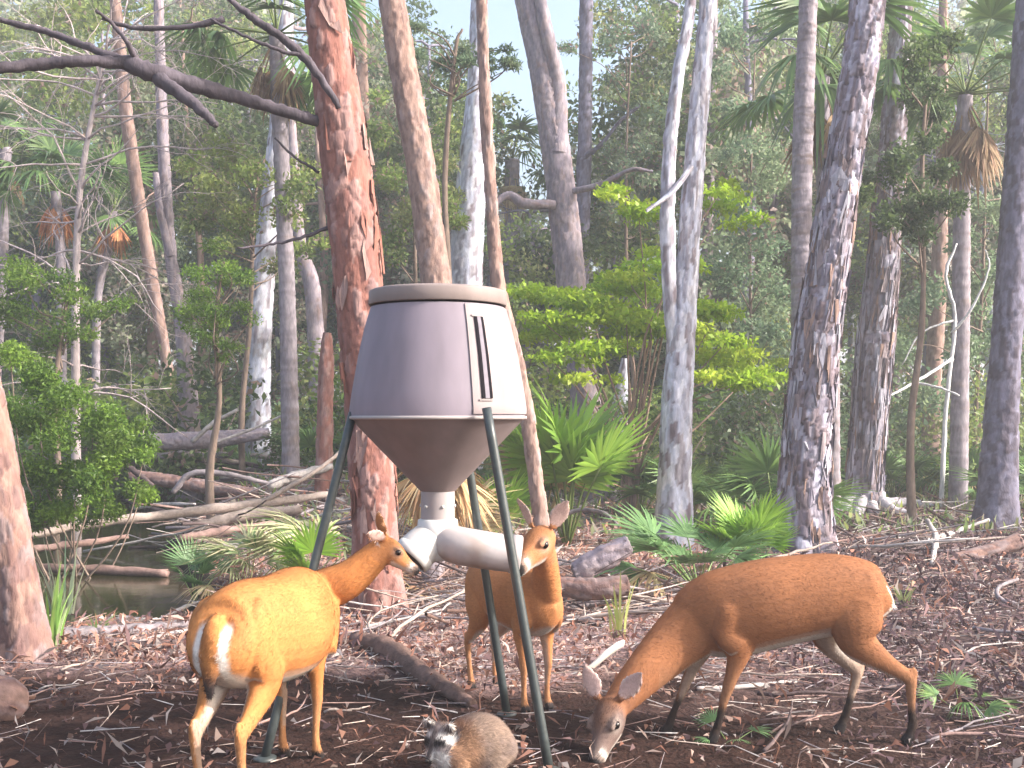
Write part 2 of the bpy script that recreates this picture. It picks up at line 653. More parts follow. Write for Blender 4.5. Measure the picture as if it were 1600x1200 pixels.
def pixel_path(pts, d, lean=0.0):
    """trunk path and radii from (x, y, width) rows, lowest first"""
    P, r = [], []
    for k, (x, y, w) in enumerate(pts):
        dd = d + lean * k
        P.append(px(x, y, dd))
        r.append(w / 2 / F * dd)
    P, r = np.array(P), np.array(r)
    gz0 = g1(P[0][0], P[0][1])
    if P[0][2] > gz0 - 0.05:
        low = P[0].copy()
        low[2] = gz0 - 0.12
        if P[0][2] > gz0 + 0.3:
            P = np.vstack([low, P])
            r = np.concatenate([[r[0] * 1.15], r])
        else:
            P[0] = low
    M = catmull(np.hstack([P, r[:, None]]), 8)
    return M[:, :3], M[:, 3]


def extend(P, r, top):
    """carry a trunk on above the frame, up to height top"""
    if P[-1][2] >= top:
        return P, r
    dirv = P[-1] - P[-6]
    dirv /= np.linalg.norm(dirv)
    dirv = dirv * np.array([0.6, 0.6, 1])
    n = 10
    L = (top - P[-1][2]) / max(dirv[2], 0.3)
    k = np.linspace(0.1, 1, n)[:, None]
    E = P[-1] + dirv * L * k + np.stack([0.10 * np.sin(k[:, 0] * 5), 0.12 * np.sin(k[:, 0] * 4 + 1), 0 * k[:, 0]], -1) * k
    return np.vstack([P, E]), np.concatenate([r, r[-1] * np.linspace(0.97, 0.35, n)])


def limb(g, a, dirv, L, r0, col, depth=2, tips=None, wig=0.35, grav=-0.02, seg=6, spread=0.8, kids=4, colvar=0.3):
    """a crooked limb with side limbs; tips collects the ends"""
    n = 7
    P = [np.array(a, float)]
    d = np.array(dirv, float)
    d /= np.linalg.norm(d)
    for k in range(n):
        d = d + wig * R.normal(size=3) * 0.45 + np.array([0, 0, grav])
        d /= np.linalg.norm(d)
        P.append(P[-1] + d * L / n)
    P = np.array(P)
    tube(g, P, np.linspace(r0, r0 * 0.3, n + 1), seg, col, True, 0.15, colvar=colvar)
    if tips is not None and depth <= 1:
        tips += [P[-1], P[-3]]
    if depth > 0:
        for k in range(kids):
            j = R.integers(2, n + 1)
            dd = (P[j] - P[j - 1])
            dd = dd / np.linalg.norm(dd) + spread * R.normal(size=3)
            limb(g, P[j], dd, L * R.uniform(0.4, 0.65), r0 * (1 - 0.7 * j / n) * 0.6, col, depth - 1, tips, wig, grav, max(3, seg - 1), spread, kids, colvar)


GREENS = {
    "oak": [(0.075, 0.125, 0.04), (0.115, 0.175, 0.05), (0.065, 0.105, 0.045), (0.165, 0.23, 0.07), (0.095, 0.145, 0.065)],
    "lime": [(0.32, 0.49, 0.035), (0.40, 0.56, 0.045), (0.26, 0.43, 0.03), (0.46, 0.55, 0.06), (0.35, 0.46, 0.03)],
    "cedar": [(0.11, 0.20, 0.03), (0.16, 0.28, 0.04), (0.08, 0.155, 0.028), (0.21, 0.33, 0.045), (0.13, 0.20, 0.04)],
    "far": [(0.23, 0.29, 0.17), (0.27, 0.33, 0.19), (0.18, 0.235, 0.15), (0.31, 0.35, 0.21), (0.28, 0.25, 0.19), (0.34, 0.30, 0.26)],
    "mid": [(0.19, 0.28, 0.08), (0.27, 0.36, 0.09), (0.15, 0.22, 0.075), (0.34, 0.40, 0.11), (0.26, 0.27, 0.12)],
    "teal": [(0.15, 0.235, 0.135), (0.21, 0.30, 0.165), (0.12, 0.19, 0.115), (0.28, 0.35, 0.20)],
    "dead": [(0.30, 0.20, 0.16), (0.36, 0.25, 0.20), (0.26, 0.18, 0.16), (0.40, 0.32, 0.26)],
}


def foliage(g, cs, rs, n, size, kind, aspect=0.5, squash=0.75, flat=0.2, warm=0.0):
    P, k = clump_points(cs, rs, n, squash)
    p = np.asarray(GREENS[kind])
    base = pick(p, len(cs))
    c = 0.55 * base[k] + 0.45 * pick(p, n)
    c = c * R.uniform(0.8, 1.2, (n, 1))
    if warm:
        w = R.random(n) < warm
        c[w] = pick(GREENS["dead"], int(w.sum()))
    leaves(g, P, size, c, aspect, flat)


def tree(name, label, pts, d, kind, top, cat="tree", group=None, lean=0.0, flare=0.6, nseg=40, step=0.03, crown=None, nroots=5, seed=None, limbs=(), crown_r=1.6, crown_n=800, leafsize=0.09, green="oak"):
    seed = seed if seed is not None else int(R.integers(1, 999))
    P, r = pixel_path(pts, d, lean)
    base = P[0].copy()
    base[2] = g1(P[0][0], P[0][1])
    t = empty(name, base)
    tag(t, label, cat, group)
    P, r = extend(P, r, top)
    g = Geo()
    trunk_geo(g, P - base, r, kind, nseg, step, seed, flare, nroots)
    g.build("trunk", M_BARK, t)
    if kind in ("flaky", "red") and d < 18 and nseg > 40:
        g = Geo()
        if kind == "flaky":
            flakes(g, P - base, r, 420, [(0.30, 0.28, 0.33), (0.24, 0.20, 0.21), (0.40, 0.385, 0.44), (0.28, 0.19, 0.16), (0.16, 0.125, 0.13), (0.20, 0.18, 0.22)], 5.0)
        else:
            flakes(g, P - base, r, 90, [(0.24, 0.105, 0.08), (0.30, 0.14, 0.11), (0.30, 0.20, 0.18)], 4.5)
        g.build("bark_flakes", M_BARK, t, False)["kind"] = "stuff"
    tips = []
    col = np.mean(BARK[kind]["pal"], axis=0)
    for (lp) in limbs:                            # limbs seen in the photograph
        b = Geo()
        Q = np.array([px(x, y, dd) for (x, y, dd, w) in lp]) - base
        w = np.array([w / 2 / F * dd for (x, y, dd, w) in lp])
        M = catmull(np.hstack([Q, w[:, None]]), 5)
        trunk_geo(b, M[:, :3], M[:, 3], kind, 16, 0.05, seed + 3)
        b.build("limb", M_BARK, t)
    b = Geo()
    ctop = P[-1] - base
    for k in range(6):
        a = (k + R.random()) * 1.05
        j = -1 - int(R.integers(0, 7))
        limb(b, P[j] - base, (math.cos(a), math.sin(a), 0.5), crown_r * 1.1, r[-1] * 0.9 + 0.02, col, 1, tips, seg=5, kids=3)
    b.build("branches", M_BARK, t)["kind"] = "stuff"
    if crown_n:
        c = Geo()
        cs = np.array(tips + [ctop])
        foliage(c, cs, R.uniform(0.25, 0.5, len(cs)) * crown_r, crown_n, leafsize, green)
        c.build("crown", M_LEAF, t)
    return t


# the red-barked pine behind the feeder, with its long dark bough
def boughs(g, rows, kind_col, seg=10):
    for lp in rows:
        Q = np.array([px(x, y, dd) for (x, y, dd, w) in lp])
        w = np.array([w / 2 / F * dd for (x, y, dd, w) in lp])
        M = catmull(np.hstack([Q, w[:, None]]), 7)
        P = M[:, :3] + 0.012 * (R.random((len(M), 3)) - 0.5)
        rr = M[:, 3] * R.uniform(0.9, 1.12, len(M))
        tube(g, P, rr, seg, kind_col, True, 0.22, colvar=0.5)


pine = tree("pine_tree", "thick red-barked pine directly behind the brown feeder hopper",
            [(594, 962, 78), (588, 860, 66), (580, 720, 66), (566, 520, 74), (556, 400, 76), (536, 220, 74), (518, 90, 66), (506, 0, 62)],
            8.25, "red", 8.5, flare=0.7, nseg=72, step=0.016, crown_r=1.5, crown_n=700, leafsize=0.07)
pb = Vector(pine.location)
for rows in [
    [(505, 192, 8.2, 18), (440, 172, 8.1, 19), (370, 152, 8.0, 21), (300, 132, 7.9, 24), (235, 112, 7.8, 30), (190, 98, 7.8, 22), (120, 96, 7.7, 17), (60, 100, 7.7, 19), (0, 106, 7.6, 17), (-70, 118, 7.6, 12)],
    [(225, 108, 7.8, 18), (160, 82, 7.8, 13), (90, 55, 7.9, 11), (20, 36, 7.9, 9), (-60, 15, 7.9, 7)],
    [(245, 122, 7.8, 22), (290, 152, 7.7, 19), (320, 178, 7.65, 16), (338, 196, 7.6, 9)],
    [(215, 96, 7.8, 12), (198, 64, 7.7, 8), (176, 38, 7.7, 6), (150, 15, 7.6, 5)],
    [(530, 168, 7.95, 8), (505, 128, 7.9, 12), (468, 82, 7.85, 14), (425, 48, 7.8, 13), (385, 20, 7.8, 11), (350, -10, 7.8, 8)],
    [(475, 88, 7.85, 7), (430, 76, 7.8, 6), (380, 55, 7.8, 5), (330, 30, 7.8, 4)],
    [(350, 30, 8.3, 10), (290, 42, 8.3, 9), (215, 44, 8.3, 7), (160, 30, 8.3, 5)],
    [(525, 350, 8.3, 6), (470, 372, 8.2, 5), (420, 382, 8.2, 4), (370, 388, 8.1, 3)],
    [(500, 270, 8.25, 5), (460, 245, 8.2, 4), (430, 215, 8.2, 3)],
]:
    g = Geo()
    boughs(g, [rows], (0.085, 0.072, 0.085))
    o = g.build("bough", M_BARK, pine)
    o.matrix_parent_inverse = Matrix.Translation(-pb)
    o["label"] = "dark bare bough reaching left from the red pine"

tree("pine_tree", "brown-grey trunk rising just behind the right half of the feeder lid",
     [(730, 856, 64), (716, 730, 52), (683, 450, 46), (660, 280, 45), (634, 130, 44), (612, 0, 42)],
     12.4, "warm", 11.5, nseg=48, step=0.025)
tree("bald_tree", "pale lavender-grey trunk behind the feeder lid between two brown trunks",
     [(722, 777, 66), (728, 430, 54), (736, 290, 46), (745, 130, 28), (749, 0, 24)],
     20, "pale", 14, nseg=36, step=0.05)
tree("leaning_tree", "thin pinkish leaning trunk running down beside the right edge of the hopper",
     [(856, 882, 28), (846, 820, 23), (822, 640, 23), (797, 520, 21), (778, 440, 21), (767, 300, 18), (758, 150, 17), (753, 0, 15)],
     11, "warm", 10, nseg=28, step=0.03, flare=0.4)
tree("forest_tree", "tall purplish-grey trunk leaning left with a flared foot right of the feeder",
     [(958, 792, 84), (934, 726, 50), (914, 620, 46), (894, 450, 45), (871, 250, 45), (848, 110, 42), (824, 0, 38)],
     18.4, "grey", 14, nseg=48, step=0.03, flare=0.9,
     limbs=[[(872, 240, 18.3, 30), (872, 140, 18.3, 26), (856, 60, 18.2, 22), (840, -20, 18.2, 18)],
            [(890, 300, 18.3, 10), (940, 288, 18.0, 8), (985, 265, 17.8, 6), (1020, 268, 17.8, 4)],
            [(866, 320, 18.2, 14), (820, 318, 18.0, 15), (795, 305, 18.0, 13), (770, 322, 17.9, 7)]])
tree("forest_tree", "dark narrow straight trunk standing far back between two pale trunks",
     [(905, 756, 26), (908, 450, 23), (914, 200, 22), (916, 0, 20)], 24.5, "dark", 17, nseg=24, step=0.06,
     limbs=[[(908, 250, 24.4, 7), (940, 225, 24.2, 6), (968, 190, 24, 5), (1000, 165, 24, 4)]])
tree("birch_like_tree", "slender whitish-blue lichen-covered trunk standing behind the grazing deer's neck",
     [(1053, 858, 66), (1055, 760, 52), (1060, 600, 46), (1073, 420, 35), (1088, 220, 31), (1100, 80, 28), (1107, 0, 27)],
     12.3, "pale", 11, nseg=48, step=0.025, flare=0.55,
     limbs=[[(1058, 570, 12.3, 24), (1048, 470, 12.25, 23), (1043, 360, 12.2, 22), (1046, 240, 12.2, 21), (1058, 130, 12.2, 19), (1074, 40, 12.25, 17), (1084, -30, 12.3, 15)],
            [(1080, 260, 12.2, 9), (1050, 300, 12.1, 8), (1010, 330, 12, 5)]])
palm_trunk_G = [(1262, 832, 44), (1258, 600, 40), (1253, 400, 33), (1254, 230, 31), (1263, 0, 28)]
tree("forest_tree", "smooth ringed grey trunk rising close behind the big flaky trunk at its left",
     palm_trunk_G, 14, "ring", 12.5, nseg=36, step=0.018, flare=0.2)
tree("forest_tree", "massive rough trunk with flaking bark plates behind the right deer's back",
     [(1258, 864, 96), (1257, 780, 80), (1262, 690, 72), (1275, 540, 68), (1296, 400, 60), (1319, 250, 54), (1340, 120, 52), (1356, 0, 50)],
     11.95, "flaky", 11, nseg=72, step=0.018, flare=0.65, nroots=6)
rooty = tree("forest_tree", "bluish-grey rough trunk standing on a tangle of exposed roots",
     [(1349, 804, 76), (1351, 740, 54), (1366, 560, 54), (1381, 400, 46), (1394, 230, 38), (1405, 60, 32), (1409, 0, 30)],
     16.5, "flaky", 13.5, nseg=48, step=0.028, flare=0.3, seed=44)
rb = Vector(rooty.location)
for k, rows in enumerate([
    [(1340, 770, 16.4, 26), (1318, 796, 16.2, 20), (1302, 826, 16.0, 12), (1296, 842, 15.9, 6)],
    [(1366, 770, 16.4, 24), (1392, 796, 16.1, 18), (1425, 806, 15.9, 13), (1462, 826, 15.6, 9), (1500, 838, 15.3, 5)],
    [(1356, 780, 16.3, 22), (1372, 812, 16.0, 16), (1388, 838, 15.5, 11), (1430, 852, 14.8, 8), (1452, 872, 14.0, 5)],
    [(1346, 780, 16.3, 22), (1338, 812, 15.9, 15), (1350, 838, 15.2, 10), (1392, 850, 14.6, 8)],
    [(1378, 786, 16.7, 18), (1430, 786, 17.0, 12), (1478, 796, 17.2, 9), (1520, 800, 17.3, 5)],
]):
    g = Geo()
    boughs(g, [rows], (0.36, 0.34, 0.37), 8)
    o = g.build("root", M_BARK, rooty)
    o.matrix_parent_inverse = Matrix.Translation(-rb)
tree("forest_tree", "thin smooth brown-grey trunk between the rooted tree and the right palm",
     [(1452, 768, 34), (1457, 620, 25), (1466, 450, 24), (1471, 300, 19), (1473, 100, 15), (1474, 0, 13)], 21.5, "warm", 14, nseg=24, step=0.05)
tree("forest_tree", "dark purplish trunk cut by the right edge of the view",
     [(1556, 830, 66), (1566, 640, 48), (1580, 430, 43), (1593, 230, 40), (1608, 0, 38)], 14.2, "dark", 12, nseg=40, step=0.03)
tree("forest_tree", "pinkish brown trunk leaning out of the left edge of the view beside the pond",
     [(44, 1036, 84), (32, 960, 66), (16, 850, 62), (-6, 720, 60), (-32, 580, 56), (-64, 400, 52), (-115, 100, 48)],
     6.7, "bank", 6.0, nseg=64, step=0.016, flare=0.6, crown_n=0)
tree("forest_tree", "thin pale trunk slanting down to the right at upper left beyond the pond",
     [(268, 640, 17), (256, 540, 17), (238, 440, 18), (215, 300, 19), (196, 170, 19), (184, 40, 17), (180, 0, 16)], 22, "warm", 14.5, nseg=24, step=0.06)
tree("forest_tree", "crooked two-tone trunk with a thicker grey foot behind the log pile",
     [(296, 690, 36), (292, 600, 29), (284, 505, 22), (267, 400, 18), (258, 280, 18), (252, 150, 16), (248, 0, 14)], 19.5, "grey", 13, nseg=28, step=0.05,
     limbs=[[(266, 400, 19.4, 12), (250, 330, 19.3, 11), (243, 270, 19.3, 9)]])
tree("forest_tree", "short bright whitish trunk left of the red pine above the log pile",
     [(402, 777, 44), (404, 560, 38), (414, 400, 33), (430, 250, 29), (442, 100, 25), (448, 0, 22)], 20.5, "pale", 13.5, nseg=32, step=0.05)
tree("forest_tree", "grey upright trunk seen just left of the red pine at half height",
     [(500, 770, 26), (490, 470, 26), (468, 380, 20), (455, 200, 16)], 24, "grey", 13.5, nseg=20, step=0.07)
tree("forest_tree", "pale brown trunk directly behind the top of the red pine",
     [(590, 756, 30), (575, 420, 26), (566, 200, 24), (560, 0, 22)], 26, "warm", 16, nseg=20, step=0.07)
tree("forest_tree", "narrow greyish trunk in the gap between the pale trunk and the flaky trunk",
     [(1098, 760, 20), (1102, 470, 18), (1106, 380, 16), (1110, 240, 14)], 25, "grey", 15, nseg=18, step=0.08)
# a snag: a broken orange-brown stump
P, r = pixel_path([(505, 800, 30), (507, 690, 25), (510, 560, 21), (511, 520, 12)], 15.5)
g = Geo()
bs0 = P[0].copy()
bs0[2] = g1(bs0[0], bs0[1])
trunk_geo(g, P - bs0, r, "red", 28, 0.03, 5, 0.3)
tag(link("broken_snag", g.mesh("broken_snag", M_BARK), None, bs0), "broken orange-brown snag standing left of the feeder's left leg", "dead tree")
# stubby pale stump near the lime sapling
P, r = pixel_path([(966, 770, 34), (966, 690, 29), (972, 610, 24), (976, 560, 8)], 20)
g = Geo()
bs0 = P[0].copy()
bs0[2] = g1(bs0[0], bs0[1])
trunk_geo(g, P - bs0, r, "pale", 24, 0.04, 8, 0.3)
tag(link("broken_snag", g.mesh("broken_snag", M_BARK), None, bs0), "grey-white broken snag under the lime green sapling", "dead tree")

# ------------------------------------------------------------------ palms
def frond_mesh(name, nl=24, L=0.6, pet=0.7, span=105, droop=0.35, w=0.045, cols=((0.10, 0.18, 0.04),), mat=None, fold=0.0, pcol=(0.16, 0.22, 0.06), ragged=0.15, arch=0.1):
    g = Geo()
    t = np.linspace(0, 1, 6)
    P = np.stack([pet * t, 0 * t, arch * np.sin(t * math.pi * 0.5) * pet], -1)
    tube(g, P, np.linspace(0.014, 0.007, 6), 4, pcol)
    hub = P[-1]
    cols = np.asarray(cols)
    for k in range(nl):
        f = (k + 0.5) / nl * 2 - 1
        a = rad(span) * f + R.normal() * 0.03
        l = L * (1.0 - 0.32 * abs(f) ** 1.5) * (1 - ragged * R.random())
        dx, dy = math.cos(a), math.sin(a)
        s = np.array([0, 0.3, 0.65, 1.0])
        wd = w * np.array([0.35, 1.0, 0.75, 0.06]) * 0.5
        dz = -droop * l * s ** 2.2 * R.uniform(0.6, 1.3) - fold * abs(f) * s * l
        c = hub + np.stack([dx * l * s, dy * l * s * (1 - 0.4 * fold), dz], -1)
        side = np.array([-dy, dx, 0.0])
        lift = np.array([0, 0, 0.25])
        col = cols[R.integers(0, len(cols))] * R.uniform(0.8, 1.2)
        V = []
        for q in range(4):
            V += [c[q] + side * wd[q] + lift * wd[q], c[q], c[q] - side * wd[q] + lift * wd[q]]
        F_ = []
        for q in range(3):
            b = q * 3
            F_ += [(b, b + 1, b + 4, b + 3), (b + 1, b + 2, b + 5, b + 4)]
        g.add(V, col, F_)
    return g.mesh(name, mat)


GF = ((0.14, 0.245, 0.07), (0.18, 0.29, 0.085), (0.12, 0.21, 0.075))
BF = ((0.20, 0.36, 0.05), (0.25, 0.42, 0.06), (0.17, 0.31, 0.05))
DF = ((0.30, 0.20, 0.11), (0.36, 0.25, 0.15), (0.25, 0.15, 0.09))
OF = ((0.50, 0.22, 0.09), (0.56, 0.28, 0.13), (0.42, 0.17, 0.08))
TF = ((0.48, 0.38, 0.20), (0.55, 0.46, 0.26), (0.42, 0.30, 0.17))
FR = {
    "green": [frond_mesh("fan_frond", cols=GF, mat=M_FROND, droop=d_) for d_ in (0.25, 0.5, 0.8)],
    "bright": [frond_mesh("fan_frond_bright", cols=BF, mat=M_FROND, droop=d_, nl=26, w=0.05) for d_ in (0.1, 0.25)],
    "dead": [frond_mesh("dead_frond", cols=DF, mat=M_DRY, droop=0.12, fold=-0.1, w=0.035, ragged=0.5, span=42, L=0.75, pet=0.4, nl=16, pcol=(0.3, 0.2, 0.12)) for _ in range(2)],
    "orange": [frond_mesh("orange_frond", cols=OF, mat=M_DRY, droop=0.1, fold=-0.1, w=0.05, span=34, ragged=0.3, L=0.8, pet=0.25, nl=14, pcol=(0.4, 0.2, 0.1)) for _ in range(2)],
    "tan": [frond_mesh("tan_frond", cols=TF, mat=M_DRY, droop=0.6, fold=0.35, w=0.035, ragged=0.35, pcol=(0.45, 0.35, 0.2)) for _ in range(2)],
    "skirt": [frond_mesh("tan_hanging_frond", cols=((0.48, 0.33, 0.17), (0.56, 0.40, 0.22), (0.40, 0.24, 0.13), (0.50, 0.40, 0.24)), mat=M_DRY, droop=0.15, fold=-0.1, w=0.03, ragged=0.4, span=36, L=0.8, pet=0.35, nl=14, pcol=(0.42, 0.28, 0.15)) for _ in range(2)],
    "blade": [frond_mesh("narrow_frond", cols=((0.14, 0.26, 0.10), (0.18, 0.32, 0.12), (0.12, 0.22, 0.08)), mat=M_FROND, droop=0.3, w=0.036, nl=18, span=80, pcol=(0.2, 0.3, 0.1)) for _ in range(2)],
    "wilt": [frond_mesh("wilted_frond", cols=((0.30, 0.36, 0.16), (0.40, 0.42, 0.22), (0.50, 0.46, 0.28), (0.18, 0.30, 0.12)), mat=M_FROND, droop=1.1, w=0.035, nl=16, span=80, pcol=(0.4, 0.38, 0.2)) for _ in range(2)],
}


def put_frond(parent, kind, loc, az, el, sc=1.0, roll=0.0, name="frond", label=None):
    me = FR[kind][R.integers(0, len(FR[kind]))]
    o = link(name, me, parent, loc, (0, 0, 0), sc)
    o.rotation_euler = (Matrix.Rotation(az, 3, 'Z') @ Matrix.Rotation(-el, 3, 'Y') @ Matrix.Rotation(roll, 3, 'X')).to_euler()
    if label:
        o["label"] = label
    return o


def palm(label, pts, d, crown_sc=1.3, ng=14, nd=10, dead="dead", trunk="ring", group=None, nseg=24, step=0.05, elmin=-35, del_=(-84, -66)):
    P, r = pixel_path(pts, d)
    base = P[0].copy()
    base[2] = g1(base[0], base[1])
    t = empty("cabbage_palm", base)
    tag(t, label, "palm", group)
    g = Geo()
    trunk_geo(g, P - base, r, trunk, nseg, step, int(R.integers(1, 99)), 0.1)
    g.build("trunk", M_BARK, t)
    top = P[-1] - base
    for k in range(ng):
        put_frond(t, "green", top + np.array([0, 0, 0.05 * k / ng]), k * 2.4 + R.random(), rad(R.uniform(elmin, 75)), crown_sc * R.uniform(0.8, 1.1))
    for k in range(nd):
        put_frond(t, dead, top - np.array([0, 0, 0.12 * k / nd]), k * 2.4 + R.random() + 0.4, rad(R.uniform(*del_)), crown_sc * R.uniform(0.7, 1.0), name="dead_frond")
    return t


palm("shaggy palm with a brown skirt of dead fronds at upper right", [(1497, 778, 28), (1502, 450, 26), (1504, 230, 23), (1508, 150, 22)], 17.5, 1.6, 18, 26)
palm("palm with green fans and hanging tan fronds behind the big flaky trunk", [(1300, 800, 28), (1296, 500, 26), (1286, 250, 24), (1284, 120, 24)], 16.2, 1.65, 16, 12, elmin=-45)
palm("palm crown hanging behind the left side of the red pine top", [(455, 790, 28), (450, 500, 26), (440, 250, 24), (432, 55, 24)], 17, 1.5, 18, 12, elmin=-50)
palm("small palm with bright orange dead fronds hanging at far left", [(96, 700, 17), (96, 450, 14), (92, 360, 14), (86, 300, 15)], 22, 1.35, 14, 7, "orange")
palm("small palm with faded orange fronds beside the slanting thin trunk", [(150, 720, 14), (152, 480, 12), (172, 380, 12), (178, 330, 13)], 24, 1.35, 9, 5, "orange")
palm("low palm with a big tan dead skirt behind the gap right of the feeder lid", [(800, 757, 26), (800, 330, 24), (800, 250, 24)], 27, 1.3, 10, 16, "tan")
palm("palm top drooping at the upper left corner of the woods", [(-20, 760, 20), (0, 460, 18), (8, 250, 18), (10, 240, 18)], 23, 1.3, 14, 6)


def palmetto(label, loc, n=9, sc=0.8, kind="green", group="saw palmettos in the undergrowth", dead=2, name="saw_palmetto", el=(20, 75), az=(0, 6.28)):
    t = empty(name, (loc[0], loc[1], g1(loc[0], loc[1]) - 0.02))
    tag(t, label, "palmetto", group)
    for k in range(n):
        put_frond(t, kind, (0, 0, 0), az[0] + (az[1] - az[0]) * (k + R.random() * 0.8) / n, rad(R.uniform(*el)), sc * R.uniform(0.75, 1.15), R.normal() * 0.3)
    for k in range(dead):
        put_frond(t, "tan", (0, 0, 0.02), R.random() * 6.28, rad(R.uniform(-5, 35)), sc * R.uniform(0.7, 1), name="dead_frond")
    return t


# ------------------------------------------------------------------ far woods, background trees, shrubs
g = Geo()
nclump = 760
cs, rs = [], []
for k in range(nclump):
    u = R.uniform(-260, 1860)
    d = R.uniform(42, 60)
    cfrac = math.exp(-((u - 850) / 260.0) ** 2)
    hmax = 20.5 - 9.0 * cfrac + 1.2 * math.sin(u * 0.021) + 0.8 * math.sin(u * 0.05)
    cs.append(((u - 800) / F * d, d, R.uniform(0.2, 1) ** 0.75 * hmax * d / 50))
    rs.append(R.uniform(1.0, 2.2))
for k in range(330):
    u, d = R.uniform(-300, 1900), R.uniform(33, 44)
    cs.append(((u - 800) / F * d, d, R.uniform(0.1, 4.5) * R.random() ** 0.5))
    rs.append(R.uniform(0.7, 1.3))
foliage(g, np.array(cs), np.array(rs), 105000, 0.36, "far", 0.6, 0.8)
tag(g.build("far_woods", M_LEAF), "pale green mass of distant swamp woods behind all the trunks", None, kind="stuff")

CROWN = []
for v in range(6):
    g = Geo()
    cs, rs = [], []
    for k in range(26):
        q = R.normal(size=3)
        q /= np.linalg.norm(q)
        q *= R.random() ** 0.4
        cs.append(q * np.array([1.7, 1.7, 2.0]))
        rs.append(R.uniform(0.35, 0.75))
    foliage(g, np.array(cs), np.array(rs), 2600, 0.15, ("mid", "far", "oak", "teal", "far", "mid")[v], 0.55, 0.7, 0.2, warm=(0.02, 0.12, 0.02, 0.0, 0.25, 0.06)[v])
    CROWN.append(g.mesh("tree_crown", M_LEAF))

zones = [
    (-220, 330, "slender background tree beyond the pond", "background trees beyond the pond"),
    (330, 690, "slender background tree behind the red pine and feeder", "background trees behind the feeder"),
    (690, 1010, "slender background tree between feeder and pale lichen trunk", "background trees right of the feeder"),
    (1010, 1320, "slender background tree behind the pale and flaky trunks", "background trees behind the flaky trunk"),
    (1320, 1820, "slender background tree in the woods behind the rooted trunk", "background trees at far right"),
]
zcount = [12, 9, 6, 9, 13]
for (u0, u1, lab, grp), cnt in zip(zones, zcount):
    for k in range(cnt):
        u = u0 + (u1 - u0) * (k + R.random()) / cnt
        d = R.uniform(24, 40)
        x = (u - 800) / F * d
        z0 = g1(x, d)
        t = empty("background_tree", (x, d, z0))
        tag(t, lab + ", " + nth(k), "tree", grp)
        H = R.uniform(0.28, 0.46) * d if not (690 < u < 1010) else R.uniform(5.5, 8.5)
        n = 9
        tt = np.linspace(0, 1, n)
        lean = R.normal(size=2) * 0.5
        P = np.stack([lean[0] * tt + 0.12 * np.sin(tt * 7 + k), lean[1] * tt, H * tt - 0.1], -1)
        gg = Geo()
        c = np.array(BARK[("grey", "warm", "pale", "dark")[R.integers(0, 4)]]["pal"][1])
        tube(gg, P, np.linspace(0.19, 0.05, n) * R.uniform(0.6, 1.2), 9, c, True, 0.15, colvar=0.5)
        for q in range(5):
            j = R.integers(3, n)
            a = R.random() * 6.28
            limb(gg, P[j], (math.cos(a), math.sin(a), 0.3), R.uniform(0.8, 2.0), 0.04, c, 1, None, seg=4, kids=3)
        gg.build("trunk", M_BARK, t)
        for q in range(5 if not (690 < u < 1010) else 2):
            zf = R.uniform(0.25, 1.05)
            link("crown", CROWN[R.integers(0, 6)], t, (lean[0] * zf + R.normal() * 0.8, R.normal() * 0.6, H * zf), (0, 0, R.random() * 6.28), R.uniform(0.7, 1.15))

SHRUB = []
for v, kd in enumerate(("mid", "teal", "oak", "lime", "mid", "cedar")):
    g = Geo()
    cs, rs = [], []
    for k in range(14):
        a = R.random() * 6.28
        q = R.random() ** 0.5
        cs.append((math.cos(a) * q * 0.9, math.sin(a) * q * 0.9, R.uniform(0.25, 1.7) * (1.1 - 0.4 * q)))
        rs.append(R.uniform(0.22, 0.5))
    foliage(g, np.array(cs), np.array(rs), 1500, 0.095, kd, 0.5, 0.75, 0.25, warm=0.05)
    tw = Geo()
    for k in range(9):
        c = cs[R.integers(0, len(cs))]
        P = np.array([(0, 0, -0.05), np.array(c) * np.array([0.45, 0.45, 0.6]), c])
        tube(tw, catmull(P, 3), np.linspace(0.022, 0.006, 7), 4, (0.28, 0.22, 0.2))
    SHRUB.append((g.mesh("shrub_leaves", M_LEAF), tw.mesh("shrub_stems", M_BARK)))


def shrub(label, loc, v, sc, group):
    t = empty("understory_shrub", (loc[0], loc[1], g1(loc[0], loc[1])), R.random() * 6.28, 1.0)
    t.scale = (sc * R.uniform(0.9, 1.3), sc * R.uniform(0.9, 1.3), sc * R.uniform(0.8, 1.15))
    tag(t, label, "shrub", group)
    link("foliage", SHRUB[v][0], t)
    link("stems", SHRUB[v][1], t)
    return t


for (u0, u1, lab, grp), cnt in zip([
    (-120, 420, "leafy green shrub beyond the pond and log pile", "shrubs beyond the pond"),
    (420, 820, "leafy green shrub straight behind the feeder", "shrubs behind the feeder"),
    (820, 1230, "leafy green shrub around the pale lichen trunk", "shrubs around the pale trunk"),
    (1230, 1760, "leafy green shrub behind the rooted trunk", "shrubs behind the rooted trunk"),
], (20, 13, 13, 20)):
    for k in range(cnt):
        u = u0 + (u1 - u0) * (k + R.random()) / cnt
        d = R.uniform(17.5, 31)
        v = int(R.choice([0, 1, 2, 4, 5] if u < 1230 else [1, 2, 2, 0, 1]))
        shrub(lab + ", " + nth(k), ((u - 800) / F * d, d), v, R.uniform(1.0, 1.5) * (0.6 + d / 45), grp)

